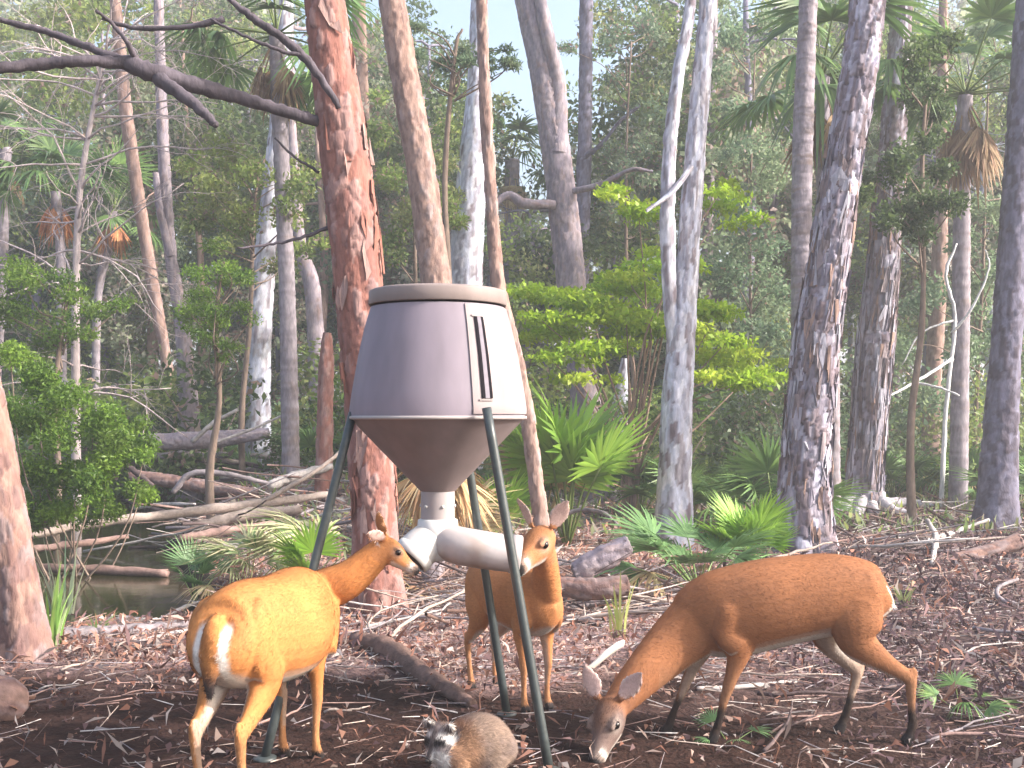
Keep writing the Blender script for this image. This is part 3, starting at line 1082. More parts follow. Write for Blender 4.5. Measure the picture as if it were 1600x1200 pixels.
for (u0, u1, lab, grp), cnt in zip([
    (-60, 480, "green saw palmetto clump on the far bank beyond the logs", "saw palmettos on the far bank"),
    (480, 900, "green saw palmetto clump on the ground far behind the feeder", "saw palmettos behind the feeder"),
    (900, 1240, "green saw palmetto clump around the foot of the pale trunk", "saw palmettos near the pale trunk"),
    (1240, 1700, "green saw palmetto clump among the shaded trunks at right", "saw palmettos among the right trunks"),
], (14, 7, 17, 20)):
    for k in range(cnt):
        u = u0 + (u1 - u0) * (k + R.random()) / cnt
        d = R.uniform(13.8, 25) if u > 930 else R.uniform(16.5, 25)
        if 1260 < u < 1560:
            d = R.uniform(18.5, 26)
        x = (u - 800) / F * d
        if pond_sd(np.array([x]), np.array([d]))[0] < 0.4:
            d = 22.5
            x = (u - 800) / F * d
        palmetto(lab + ", " + nth(k), (x, d), int(R.integers(6, 10)), R.uniform(0.75, 1.1), "green" if R.random() < 0.7 else "blade", grp, int(R.integers(0, 3)))

# ------------------------------------------------------------------ named plants of the middle distance
# lime green sapling, foliage in flat layers
d0 = 15.5
base = on_ground(985, 815)
base = np.array([(985 - 800) / F * d0, d0, g1((985 - 800) / F * d0, d0)])
lime = empty("young_maple", base)
tag(lime, "young tree with flat layers of bright lime green leaves right of the feeder", "tree")
lay = [(850, 455, 60), (835, 510, 45), (900, 470, 60), (880, 520, 55), (940, 440, 55), (960, 490, 70), (1010, 455, 60), (1010, 510, 65), (950, 540, 55), (930, 580, 35),
       (1000, 330, 40), (960, 300, 30), (1030, 410, 45), (1110, 480, 45), (1105, 530, 50), (1140, 560, 50), (1180, 590, 45), (1205, 575, 35), (1150, 600, 40), (1090, 560, 40), (1130, 320, 35), (1155, 345, 30), (1120, 290, 25), (1060, 500, 50), (870, 570, 40)]
g = Geo()
cs = np.array([px(u, v, d0 + R.uniform(-1.3, 1.3)) - base for (u, v, w) in lay for _ in range(3)])
cs += R.normal(size=cs.shape) * np.array([0.22, 0.3, 0.10])
rs = np.array([w / F * d0 * 0.85 for (u, v, w) in lay for _ in range(3)])
foliage(g, cs, rs, 16000, 0.09, "lime", 0.55, 0.22, 0.6)
g.build("foliage", M_LEAF, lime)
g = Geo()
for k in range(0, len(cs), 4):
    m = np.array([0.1 * math.sin(k), 0.1 * math.cos(k), 0.5 + 0.45 * (k % 3) / 3])
    P = catmull(np.array([(0, 0, -0.1), m, cs[k] * np.array([0.5, 0.5, 0.72]) + 0.15 * R.normal(size=3), cs[k]]), 4)
    tube(g, P, np.linspace(0.032, 0.006, len(P)), 5, (0.30, 0.21, 0.17), True, 0.2)
g.build("stems", M_BARK, lime)


def pixel_bush(name, label, cat, d, blobs, n, size, kind, aspect=0.4, squash=0.7, stem=(0.2, 0.15, 0.12), group=None, flat=0.2, rk=0.6, root=None, warm=0.0, dd=0.5):
    cs = np.array([px(u, v, d + R.uniform(-dd, dd)) for (u, v, w) in blobs for _ in range(3)])
    rs = np.array([w / F * d * rk for (u, v, w) in blobs for _ in range(3)])
    cs += R.normal(size=cs.shape) * rs[:, None] * 0.45
    u0 = root[0] if root else np.mean([b[0] for b in blobs])
    x0 = (u0 - 800) / F * d
    base = np.array([x0, d, g1(x0, d)])
    cs = cs - base
    cs[:, 2] = np.maximum(cs[:, 2], 0.08)
    t = empty(name, base)
    tag(t, label, cat, group)
    g = Geo()
    foliage(g, cs, rs, n, size, kind, aspect, squash, flat, warm)
    g.build("foliage", M_LEAF, t)
    g = Geo()
    mid = np.array([np.median(cs[:, 0]), np.median(cs[:, 1]), cs[:, 2].min()])
    low = mid[2] < 0.9
    sw = 0.06 * R.normal(size=(2, 2))
    if not low:
        P = catmull(np.array([(0, 0, -0.1), (mid[0] * 0.25 + sw[0, 0], mid[1] * 0.3 + sw[0, 1], mid[2] * 0.35), (mid[0] * 0.7 + sw[1, 0], mid[1] * 0.7 + sw[1, 1], mid[2] * 0.75), mid + (0, 0, 0.35 * np.ptp(cs[:, 2])), mid + (0.1, 0, 0.85 * np.ptp(cs[:, 2]))]), 6)
        tube(g, P, np.linspace(0.065, 0.015, len(P)), 8, stem, True, 0.2, colvar=0.4)
    for k in range(0, len(cs), 5 if low else 2):
        if low:
            P = catmull(np.array([(0.25 * R.normal(), 0.25 * R.normal(), -0.1), cs[k] * np.array([0.7, 0.7, 0.5]), cs[k]]), 4)
        else:
            hz_ = np.clip(cs[k, 2] - 0.5, mid[2] * 0.8, None)
            st = np.array([mid[0] * min(1, hz_ / max(mid[2], 0.1)), mid[1], hz_])
            P2 = catmull(np.array([st, 0.5 * (st + cs[k]) + 0.12 * R.normal(size=3), cs[k]]), 4)
            tube(g, P2, np.linspace(0.016, 0.004, len(P2)), 4, stem, True, 0.2)
            continue
        tube(g, P, np.linspace(0.014, 0.004, len(P)), 4, stem, True, 0.2)
    g.build("stems", M_BARK, t)
    return t


pixel_bush("juniper_bush", "dense deep green bush overhanging the pond at the left edge", "shrub", 11.0,
           [(60, 600, 55), (20, 660, 60), (90, 670, 65), (150, 660, 55), (200, 700, 50), (60, 730, 60), (130, 740, 55), (190, 690, 45), (20, 560, 50), (100, 620, 50), (165, 720, 45), (225, 715, 30), (135, 770, 40), (40, 780, 40), (230, 680, 30), (-30, 620, 60), (-60, 700, 60), (70, 790, 45), (120, 800, 40), (170, 790, 40), (215, 770, 35), (30, 820, 40)],
           24000, 0.055, "cedar", 0.35, 0.7)
pixel_bush("cedar_tree", "bright green feathery cedar boughs in front of the two-tone trunk", "tree", 14.0,
           [(310, 440, 45), (340, 420, 40), (370, 440, 35), (300, 480, 40), (340, 490, 45), (380, 480, 30), (330, 530, 35), (290, 510, 25), (365, 540, 25), (350, 560, 20)],
           5200, 0.06, "cedar", 0.3, 0.55, root=(330, 0))
pixel_bush("cedar_tree", "yellow-green cedar crown at far left under the small orange palm", "tree", 15.5,
           [(30, 430, 60), (90, 460, 50), (20, 500, 60), (70, 530, 55), (120, 520, 40), (160, 480, 40), (-30, 470, 60), (190, 470, 30)],
           5600, 0.075, "cedar", 0.35, 0.6)
pixel_bush("forest_tree", "soft olive green crown hanging left of the red pine trunk", "tree", 18.0,
           [(340, 230, 55), (400, 260, 60), (450, 300, 50), (330, 300, 55), (390, 330, 55), (450, 340, 45), (470, 260, 35), (300, 260, 40), (310, 350, 40), (480, 390, 40), (440, 420, 40)],
           6500, 0.09, "mid", 0.45, 0.6, root=(380, 0), warm=0.06, dd=1.2)
pixel_bush("forest_tree", "leafy green crown filling the gap between the red pine and warm trunk", "tree", 19.0,
           [(600, 210, 40), (610, 270, 40), (640, 330, 45), (690, 250, 45), (700, 200, 35), (690, 310, 45), (620, 380, 40), (710, 350, 30), (590, 150, 25)],
           4200, 0.10, "mid", 0.45, 0.7, root=(640, 0), warm=0.05, dd=1.2)
pixel_bush("forest_tree", "blue-green bushy tree standing in the gap behind the pale lichen trunk", "tree", 21.0,
           [(1140, 420, 60), (1180, 380, 60), (1210, 450, 50), (1150, 330, 50), (1200, 300, 55), (1130, 240, 45), (1190, 230, 50), (1150, 180, 40), (1210, 160, 30), (1120, 110, 40), (1160, 60, 40), (1200, 40, 40), (1170, 500, 45), (1215, 520, 30)],
           8000, 0.10, "teal", 0.5, 0.7, root=(1170, 0), warm=0.04, dd=1.5)
pixel_bush("live_oak", "dark leafy oak crown hanging between the two rough right trunks and the palm", "tree", 14.5,
           [(1400, 260, 45), (1440, 300, 50), (1390, 330, 40), (1430, 350, 45), (1470, 270, 35), (1440, 140, 40), (1430, 90, 40), (1460, 170, 35), (1470, 60, 40), (1350, 290, 30), (1480, 330, 40), (1450, 210, 35)],
           7500, 0.075, "oak", 0.5, 0.75, root=(1425, 0), dd=0.8)
pixel_bush("live_oak", "dark green oak foliage low behind the right edge palm trunk", "tree", 19.0,
           [(1540, 330, 50), (1580, 380, 50), (1545, 430, 50), (1500, 390, 40), (1520, 480, 45), (1570, 520, 50), (1430, 460, 50), (1410, 540, 45), (1500, 560, 45), (1450, 620, 40), (1590, 300, 40), (1550, 40, 45), (1590, 90, 45), (1580, 20, 40)],
           8500, 0.095, "teal", 0.5, 0.75, root=(1520, 0), dd=1.5)
pixel_bush("forest_tree", "greyish green wispy crown hanging in the gap above the lime sapling", "tree", 23.0,
           [(960, 60, 40), (1010, 50, 35), (960, 130, 35), (1000, 220, 40), (960, 250, 40), (1020, 280, 35), (980, 340, 45), (880, 70, 25), (1030, 60, 30)],
           3800, 0.10, "teal", 0.45, 0.6, root=(985, 0), warm=0.12, dd=1.5)
pixel_bush("pine_spray", "dark green pine spray crossing the sky gap above the feeder", "tree", 15.0,
           [(650, 85, 25), (690, 90, 25), (725, 92, 28), (760, 95, 25), (790, 88, 25), (630, 60, 25), (650, 40, 25), (805, 105, 18)],
           2600, 0.085, "teal", 0.25, 0.4, root=(690, 0), rk=0.55, dd=0.3)

# bare grey twigs in the upper left
dead1 = empty("bare_tree", (*on_ground(120, 800)[:2], g1(*on_ground(120, 800)[:2])))
tag(dead1, "leafless tree of fine pale twigs filling the upper left woods", "dead tree")
bb = np.array(dead1.location)
g = Geo()
P, r = pixel_path([(120, 800, 16), (118, 500, 13), (125, 300, 10), (150, 150, 7), (170, 60, 4)], 17)
tube(g, P - bb, r, 8, (0.40, 0.34, 0.34), True, 0.15, colvar=0.4)
g.build("trunk", M_BARK, dead1)
g = Geo()
for k in range(60):
    j = R.integers(len(P) // 3, len(P))
    a = R.random() * 6.28
    limb(g, P[j] - bb, (math.cos(a), math.sin(a) * 0.5, R.uniform(-0.1, 0.7)), R.uniform(0.9, 2.6), 0.02, (0.48, 0.40, 0.40), 2, None, 0.4, -0.05, 4, 0.7, 4)
g.build("twigs", M_BARK, dead1)
# white dead twig branches by the right thin trunk
dead2 = empty("bare_sapling", on_ground(1470, 800))
tag(dead2, "leafless sapling with white crooked twigs in front of the right thin trunks", "dead tree")
bb = np.array(dead2.location)
g = Geo()
for rows in ([(1470, 800, 17, 8), (1478, 640, 17, 7), (1492, 500, 17, 6), (1478, 430, 17, 5), (1495, 380, 17, 3)],
             [(1488, 560, 17, 6), (1450, 585, 16.8, 5), (1415, 605, 16.6, 5), (1385, 622, 16.4, 3)],
             [(1430, 598, 16.7, 4), (1465, 605, 16.5, 4), (1498, 618, 16.3, 3)],
             [(1488, 520, 17, 5), (1520, 480, 16.8, 4), (1545, 420, 16.8, 3), (1540, 390, 16.8, 2)],
             [(1490, 500, 17, 4), (1440, 520, 17, 3), (1410, 570, 17, 2)]):
    boughs(g, [rows], (0.62, 0.62, 0.62), 5)
o = g.build("branches", M_BARK, dead2)
o.matrix_parent_inverse = Matrix.Translation(-Vector(bb))

# palmettos that can be picked out
def at(u, d):
    return ((u - 800) / F * d, d)


palmetto("bright green upright fan palmetto at the right of the feeder hopper", at(886, 12.3), 11, 1.5, "bright", None, 0, el=(55, 85))
palmetto("palmetto of tan dead fronds leaning beside the bright green fan", at(848, 12.8), 9, 1.35, "tan", None, 0, el=(55, 84))
palm("stub of a palm hung with tan dead fronds behind the feeder's spout", [(676, 910, 34), (678, 800, 30), (680, 706, 26)], 9.4, 0.85, 0, 26, "skirt", del_=(-76, -32))
palmetto("yellow dead palmetto fronds leaning behind the feeder's spout", at(722, 11.2), 9, 0.75, "tan", None, 0, el=(30, 80))
palmetto("green palmetto clump with narrow blades spreading over a log by the grazing deer's shoulder", at(1092, 9.3), 18, 0.8, "blade", None, 2, el=(8, 55))
palmetto("yellow-green stiff upright palmetto in front of the flaky trunk", at(1172, 10.0), 12, 0.7, "bright", None, 0, el=(45, 88))
palmetto("pale wilted palmetto drooping by the pond behind the left deer's back", at(388, 9.2), 11, 0.58, "wilt", None, 3, el=(25, 75))
palmetto("wilted palmetto with tan and green blades at the feeder's left leg", at(475, 9.4), 12, 0.66, "wilt", None, 4, el=(20, 75))
palmetto("green drooping palmetto at the right shore of the pond", at(306, 9.2), 7, 0.52, "blade", None, 0, el=(40, 80))
palmetto("low green palmetto sprig on the dark litter in the right corner", at(1500, 5.55), 5, 0.25, "green", None, 0, el=(10, 40))
palmetto("small green sprig on the soil under the grazing deer", at(1140, 5.0), 4, 0.2, "blade", None, 0, el=(8, 30))
palmetto("palmetto with one big yellow-green fan leaf by the feeder's left leg", at(482, 8.9), 3, 0.55, "bright", None, 0, el=(55, 75), az=(3.6, 5.6))
palmetto("green fan palmetto left of the leaning thin trunk under the hopper", at(785, 12.0), 8, 0.8, "bright", None, 1, el=(40, 80))


# reeds by the left trunk
def reeds(label, loc, n, h, spread, cols):
    t = empty("reed_clump", (loc[0], loc[1], g1(*loc)))
    tag(t, label, "reeds", None)
    for k in range(n):
        a = R.random() * 6.28
        o = R.random() * 0.07
        s = np.linspace(0, 1, 6)
        l = h * R.uniform(0.55, 1.1)
        b = spread * R.uniform(0.2, 1.0)
        P = np.stack([math.cos(a) * (o + b * s ** 2), math.sin(a) * (o + b * s ** 2), l * s - 0.02 - 0.12 * b * s ** 3], -1)
        side = np.array([-math.sin(a), math.cos(a), 0.0])
        side = side * 0.6 + np.array([0.6, 0, 0])
        w = 0.008 * np.array([0.8, 1, 1, 0.85, 0.6, 0.08])
        V = np.concatenate([P - side * w[:, None], P + side * w[:, None]])
        q = [(i, i + 1, i + 7, i + 6) for i in range(5)]
        g = Geo()
        g.add(V, pick(cols, 1)[0], q)
        g.build("blade", M_FROND, t)
    return t


RC = [(0.20, 0.36, 0.08), (0.28, 0.45, 0.12), (0.34, 0.44, 0.22), (0.16, 0.30, 0.07)]
reeds("tall bright green reeds standing against the left leaning trunk", at(78, 6.95), 46, 0.55, 0.16, RC)
reeds("pale thin reed stems rising from the pond behind the left trunk", at(100, 9.0), 22, 1.05, 0.28, [(0.42, 0.50, 0.34), (0.50, 0.52, 0.36), (0.30, 0.44, 0.28)])
reeds("short grass tufts on the near bank of the pond", at(150, 7.4), 30, 0.18, 0.22, RC)
reeds("sparse pale grass tuft on the litter right of the middle deer", at(968, 7.4), 16, 0.45, 0.12, [(0.40, 0.42, 0.16), (0.34, 0.42, 0.12)])
reeds("thin grass tuft at the litter edge beside the roots", at(1410, 8.6), 26, 0.25, 0.2, [(0.26, 0.34, 0.12), (0.34, 0.38, 0.18)])

# ------------------------------------------------------------------ logs and fallen branches
WOODC = {"pale": (0.36, 0.29, 0.25), "grey": (0.23, 0.20, 0.21), "pink": (0.29, 0.19, 0.165), "dark": (0.10, 0.072, 0.07), "white": (0.46, 0.42, 0.40), "brown": (0.16, 0.10, 0.082)}


def log(label, rows, col, seg=14, name="fallen_log", cat="log", group=None, kind=None):
    """rows of (u, v, depth, width px): the log's axis"""
    Q, w = [], []
    for (u, v, d, w_) in rows:
        while d > 4:                       # nearer until it lies on the ground or water, not in it
            p = px(u, v, d)
            if p[2] > max(g1(p[0], p[1]), WATER_Z) + 0.55 * w_ / 2 / F * d:
                break
            d -= 0.05
        Q.append(p)
        w.append(w_ / 2 / F * d)
    Q, w = np.array(Q), np.array(w)
    M = catmull(np.hstack([Q, w[:, None]]), 8)
    mid = M[len(M) // 2, :3].copy()
    base = np.array([mid[0], mid[1], max(g1(mid[0], mid[1]), WATER_Z)])
    g = Geo()
    P = M[:, :3] - base
    n = len(P)
    P = P + (0.25 if M[:, 3].max() < 0.08 else 0.08) * M[:, 3][:, None] * (R.random((n, 3)) - 0.5)
    big_ = M[:, 3].max() >= 0.08
    if big_:
        rr_ = M[:, 3] * (0.94 + 0.12 * fbm(np.stack([np.arange(n) * 0.3, 0 * M[:, 3] + rows[0][0], 0 * M[:, 3]], -1), 2))
        Q2, r2 = trunk_geo(g, P, rr_, {"grey": "grey", "brown": "bank", "pink": "bank"}.get(col, "warm"), 30, 0.02, int(rows[0][0]) % 50)
        for e_, i_ in ((Q2[0], 1), (Q2[-1], -2)):      # broken ends
            ax = (e_ - Q2[i_]) / np.linalg.norm(e_ - Q2[i_])
            re_ = r2[0] if i_ == 1 else r2[-1]
            tube(g, e_ + np.outer([-0.02, -0.004, 0.012], ax), np.array([0.99, 0.99, 0.75]) * re_, 18, np.array(WOODC[col]) * 0.8, True, 0.12, colvar=0.6)
    else:
        tube(g, P, M[:, 3] * R.uniform(0.88, 1.12, n), seg, WOODC[col], True, 0.2, colvar=0.55)
    o = g.build(name, M_WOOD)
    o.location = base
    return tag(o, label, cat, group)


log("long pale bare log slanting across the water behind the left deer", [(40, 838, 12.6, 12), (150, 818, 12.9, 14), (280, 802, 13.2, 15), (430, 784, 13.6, 14), (520, 772, 13.9, 9)], "pale")
log("thin pinkish log just below the long pale log at left", [(40, 860, 12.0, 10), (120, 850, 12.2, 12), (200, 838, 12.5, 7)], "pink")
log("pale low log lying flat along the water's far edge", [(55, 886, 11.3, 12), (150, 890, 11.2, 14), (262, 896, 11.0, 12)], "pink")
log("grey bundle log lying at the near shore of the pond", [(92, 992, 8.0, 22), (160, 988, 8.1, 20), (240, 982, 8.2, 16), (292, 975, 8.3, 9)], "grey")
log("second grey log tucked against the near shore bundle", [(150, 972, 8.5, 14), (210, 970, 8.5, 14), (276, 978, 8.35, 10)], "grey")
log("dark wet log on the near bank below the grey bundle", [(170, 1010, 7.7, 14), (230, 1008, 7.7, 16), (300, 1004, 7.8, 14)], "dark")
log("white slanting stick leaning on the near bank behind the left deer's rump", [(205, 1008, 7.6, 7), (250, 994, 7.7, 7), (298, 984, 7.8, 6)], "white", 8)
log("white stick leaning above the shore logs towards the pond", [(250, 968, 8.6, 6), (285, 950, 8.7, 6), (312, 940, 8.8, 5)], "white", 8)
log("thick grey fallen trunk raised on the far bank debris pile", [(232, 690, 17.5, 26), (300, 688, 17.5, 28), (360, 684, 17.6, 24), (420, 676, 17.7, 16)], "grey")
log("dark long log lying low in the debris pile beyond the pond", [(205, 742, 15.6, 16), (270, 752, 15.5, 20), (330, 762, 15.4, 20), (405, 772, 15.2, 14)], "brown")
log("bare white branch sticking up from the debris pile", [(300, 690, 17.2, 8), (335, 660, 17.2, 7), (372, 640, 17.3, 5)], "white", 6)
log("thin white pole slanting over the debris pile to the upper right", [(330, 694, 16.8, 5), (390, 672, 16.9, 5), (440, 650, 17, 4)], "white", 6)
log("grey arched branch lying in the debris below the raised trunk", [(270, 770, 14.6, 8), (300, 740, 14.6, 10), (360, 742, 14.6, 9), (420, 756, 14.6, 6)], "grey", 8)
log("dark leaning stick between the bush and the debris pile", [(200, 728, 14.8, 9), (222, 746, 14.7, 9), (240, 760, 14.6, 7)], "dark", 8)
log("pale dead palm stalk lying towards the feeder's left leg", [(400, 790, 13.5, 7), (450, 762, 13.6, 8), (505, 728, 13.8, 6), (550, 690, 14.0, 5)], "pale", 8)
log("thick brown root log curving from the red pine foot to the middle deer's hooves", [(556, 1002, 7.2, 30), (612, 1018, 6.8, 34), (660, 1052, 6.35, 32), (708, 1082, 6.0, 26), (740, 1100, 5.85, 14)], "brown", 18)
log("grey hollow log end propped up behind the middle deer", [(898, 896, 8.3, 32), (938, 874, 8.3, 38), (982, 851, 8.3, 30)], "grey", 16)
log("brown rotten log lying under the propped grey one", [(872, 914, 8.25, 30), (925, 920, 8.2, 36), (980, 914, 8.2, 32)], "brown", 16)
log("pale stump-like log lying on the litter at the right edge", [(1490, 872, 11.2, 14), (1545, 862, 11.3, 22), (1592, 846, 11.4, 26)], "pink", 12)
log("pinkish brown log end lying in the bottom left corner", [(-90, 1088, 5.5, 84), (-40, 1092, 5.5, 84), (10, 1098, 5.5, 74), (28, 1100, 5.5, 46)], "pink", 20)
log("white pole lying flat under the right deer's belly", [(1090, 1076, 6.2, 7), (1150, 1074, 6.1, 8), (1245, 1064, 6.2, 6)], "white", 8)
log("long thin dark branch lying behind the right deer's rump", [(1410, 1050, 6.5, 6), (1480, 1036, 6.6, 7), (1580, 1022, 6.7, 5)], "dark", 8)
log("pale broad log lying askew in the middle of the debris pile", [(300, 826, 13.2, 18), (380, 806, 13.4, 20), (470, 796, 13.6, 14)], "pale")
log("bleached log end jutting up out of the debris near the feeder's left leg", [(420, 760, 15.0, 16), (465, 742, 15.2, 15), (520, 728, 15.4, 10)], "white")
log("grey crooked log along the pond's right shore", [(300, 866, 11.0, 13), (345, 858, 11.1, 16), (420, 842, 11.4, 14), (470, 836, 11.6, 8)], "grey")
log("pinkish log lying under the wilted palmettos by the left deer's back", [(280, 842, 12.0, 12), (360, 828, 12.2, 14), (430, 818, 12.4, 9)], "pink")
log("curved pale root end at the right edge of the litter", [(1590, 945, 8.6, 7), (1562, 935, 8.6, 8), (1560, 918, 8.7, 6), (1590, 905, 8.9, 5)], "grey", 8)
log("dark arched stick arcing over the litter behind the middle deer's head", [(868, 812, 12.2, 6), (900, 798, 12.2, 7), (940, 800, 12.0, 6), (968, 822, 11.8, 4)], "grey", 8)
log("bleached forked branch on the roots of the bluish trunk", [(1440, 850, 13.5, 9), (1490, 832, 13.6, 8), (1545, 812, 13.8, 5)], "white", 8)
log("white root-like branch standing among the exposed roots", [(1456, 880, 12.0, 7), (1462, 840, 12.1, 10), (1448, 812, 12.3, 7)], "white", 8)
log("blue-grey crooked branch lying across the litter by the roots", [(1330, 846, 13.0, 7), (1400, 852, 12.9, 9), (1470, 862, 12.7, 8), (1560, 858, 12.7, 5)], "grey", 8)

for k in range(16):
    u = 225 + 20 * (k + R.random())
    v = R.uniform(700, 800)
    d = CH * F / (v - HZ) * R.uniform(0.78, 0.98)
    d = min(d, 19.0)
    l, a = R.uniform(60, 150), R.uniform(-0.35, 0.3)
    w = R.uniform(6, 15)
    log(("bleached grey", "white weathered", "dark rotten", "pale bent")[k % 4] + " limb in the debris pile beyond the pond, " + nth(k),
        [(u - l / 2, v + a * l / 2, d + 0.3, w), (u, v + R.normal() * 5, d, w), (u + l / 2, v - a * l / 2, d - 0.3, w * 0.5)], ("grey", "white", "dark", "pale")[k % 4], 9, "fallen_limb", "branch", "limbs in the debris pile")

for k in range(18):
    u = 560 + 26 * (k + R.random())
    v = R.uniform(800, 985)
    d = CH * F / (v - HZ) * 0.985
    l, a = R.uniform(60, 190), R.uniform(-0.3, 0.3)
    w = R.uniform(5, 13)
    log(("pinkish dry", "weathered grey", "pale bent", "dark rotten")[k % 4] + " limb on the litter behind the middle deer, " + nth(k),
        [(u - l / 2, v + a * l / 2, d, w), (u - l / 6, v + R.normal() * 4, d, w), (u + l / 2, v - a * l / 2, d, w * 0.5)], ("pink", "grey", "pale", "dark")[k % 4], 9, "fallen_limb", "branch", "limbs behind the middle deer")
for k in range(20):
    u = 250 + 42 * (k + R.random())
    v = R.uniform(800, 960)
    p = on_ground(u, v)
    if pond_sd(p[:1], p[1:2])[0] < 0.1:
        continue
    t = tag(empty("fallen_frond", p + np.array([0, 0, 0.03])), ("tan" if k % 2 else "brownish") + " dead palm frond lying on the forest floor, " + nth(k), "palm frond", "fallen palm fronds")
    put_frond(t, "skirt" if k % 3 else "wilt", (0, 0, 0.02), R.random() * 6.28, rad(R.uniform(0, 12)), R.uniform(0.6, 1.0))

def tangle(name, label, rows):
    """heaps of sticks and dried strips too tangled to count"""
    g = Geo()
    for (u0, u1, v0, v1, n_, hmax_, rmax) in rows:
        hc = [(R.uniform(u0, u1), R.uniform(v0, v1)) for _ in range(max(3, n_ // 45))]
        for k in range(n_):
            cu, cv = hc[R.integers(0, len(hc))]
            p = on_ground(cu + R.normal() * 45, np.clip(cv + R.normal() * 14, 705, 1010))
            if pond_sd(p[:1], p[1:2])[0] < -0.15:
                continue
            L_ = R.uniform(0.25, 1.3)
            a = R.normal() * 0.8
            e = R.normal() * 0.22
            m = 5
            t_ = np.linspace(-0.5, 0.5, m)
            bend = R.normal() * 0.15 * L_
            P = p + np.stack([t_ * L_ * math.cos(a), t_ * L_ * math.sin(a) * 0.8 + bend * t_ ** 2, np.abs(R.normal()) * hmax_ + 0.02 + t_ * L_ * e + bend * 0.5 * t_ ** 2], -1)
            P[:, 2] = np.maximum(P[:, 2], gh(P[:, 0], P[:, 1]) + 0.006)
            col = list(WOODC.values())[R.integers(0, 6)]
            r0 = rmax * R.random() ** 2 + 0.004
            tube(g, P, np.linspace(r0, r0 * 0.4, m), 5, col, False, 0.3, R.choice([1.0, 1.0, 0.3]), 0.3)
    tag(g.build(name, M_WOOD), label, None, kind="stuff")


tangle("brush_tangle", "tangled dead sticks and dried palm strips heaped over the forest floor", [
    (225, 560, 735, 850, 420, 0.16, 0.020), (560, 760, 820, 970, 300, 0.09, 0.012), (760, 1060, 790, 960, 330, 0.08, 0.014), (1010, 1580, 785, 870, 300, 0.07, 0.018)])

# white curled palm boot by the grazing deer's head
g = Geo()
P = catmull(np.array([px(872, 1060, 6.3), px(915, 1045, 6.35), px(945, 1022, 6.4), px(972, 1003, 6.45)]), 6)
w = np.interp(np.linspace(0, 1, len(P)), [0, 0.3, 0.55, 0.85, 1], [0.008, 0.012, 0.055, 0.05, 0.02])
bs0 = on_ground(915, 1056)
up = np.array([0.35, -0.5, 0.8])
V = np.concatenate([P - bs0 + up * w[:, None], P - bs0 + np.array([0, 0, -0.02]) + 0.2 * w[:, None], P - bs0 - up * w[:, None]])
n = len(P)
g.add(V, (0.66, 0.62, 0.56), [(i, i + 1, i + n + 1, i + n) for i in range(n - 1)] + [(i + n, i + n + 1, i + 2 * n + 1, i + 2 * n) for i in range(n - 1)])
o = g.build("palm_boot", M_DRY)
o.location = bs0
so = o.modifiers.new("thickness", 'SOLIDIFY')
so.thickness = 0.012
tag(o, "white paddle-shaped dead palm leaf base above the grazing deer's ears", "palm leaf")


def stick(label, u, v, L, r, col, az, group, tilt=0.05):
    p = on_ground(u, v)
    n = 8
    s = np.linspace(-0.5, 0.5, n)
    bend = R.normal() * 0.12 * L
    P = np.stack([s * L * math.cos(az) - bend * (s * 2) ** 2 * math.sin(az), s * L * math.sin(az) + bend * (s * 2) ** 2 * math.cos(az), r + 0.012 + tilt * L * (s + 0.5) + 0.02 * R.random(n)], -1)
    g = Geo()
    tube(g, P, np.linspace(r, r * 0.45, n), 6, WOODC[col], True, 0.3, colvar=0.4)
    for k in range(R.integers(0, 3)):
        j = R.integers(2, n - 1)
        a = az + R.choice([-1, 1]) * R.uniform(0.4, 0.9)
        Q = P[j] + np.outer(np.linspace(0, 1, 4), np.array([math.cos(a), math.sin(a), 0.15])) * L * 0.3
        tube(g, Q, np.linspace(r * 0.6, r * 0.25, 4), 5, WOODC[col], True, 0.3, colvar=0.4)
    o = g.build("fallen_stick", M_WOOD)
    o.location = p
    return tag(o, label, "stick", group)


for k in range(24):
    u = 1180 + (1640 - 1180) * (k + R.random()) / 24
    stick("dry stick on the dark litter by the right deer, " + nth(k), u, R.uniform(890, 1170), R.uniform(0.3, 0.9), R.uniform(0.006, 0.014), str(R.choice(["pale", "grey", "pink", "dark", "white"])), R.normal() * 0.6, "sticks on the right litter")
for k in range(34):
    u = 560 + (1060 - 560) * (k + R.random()) / 34
    stick("dry pale stick on the bright litter behind the middle deer, " + nth(k), u, R.uniform(835, 1010), R.uniform(0.4, 1.3), R.uniform(0.008, 0.018), str(R.choice(["pale", "white", "pink", "grey", "pale"])), R.normal() * 0.9, "sticks on the bright litter", R.uniform(0, 0.25))
for k in range(38):
    u = 230 + (570 - 230) * (k + R.random()) / 40
    stick("bleached stick in the tangled debris beyond the pond, " + nth(k), u, R.uniform(745, 850), R.uniform(0.6, 2.0), R.uniform(0.012, 0.03), str(R.choice(["white", "grey", "pale", "dark", "grey"])), R.normal() * 0.7, "sticks in the debris pile", R.uniform(0, 0.4))
for k in range(12):
    stick("small pale twig on the dark soil at lower left, " + nth(k), 20 + 45 * (k + R.random()), R.uniform(1035, 1150), R.uniform(0.15, 0.45), R.uniform(0.004, 0.009), str(R.choice(["pale", "white", "pink"])), R.normal() * 0.7, "twigs on the lower left soil")
for k in range(18):
    stick("thin branch lying under the trees at middle right, " + nth(k), 1000 + 35.5 * (k + R.random()), R.uniform(790, 880), R.uniform(0.6, 1.8), R.uniform(0.010, 0.025), str(R.choice(["white", "grey", "pale", "dark"])), R.normal() * 0.7, "branches under the right trees", R.uniform(0, 0.2))

# leaf litter and fine twigs (nobody could count these)
def scatter(n, dmin, dmax):
    d = dmin * (dmax / dmin) ** R.random(n)
    u = R.uniform(-420, 2020, n)
    x = (u - 800) / F * d
    return x, d


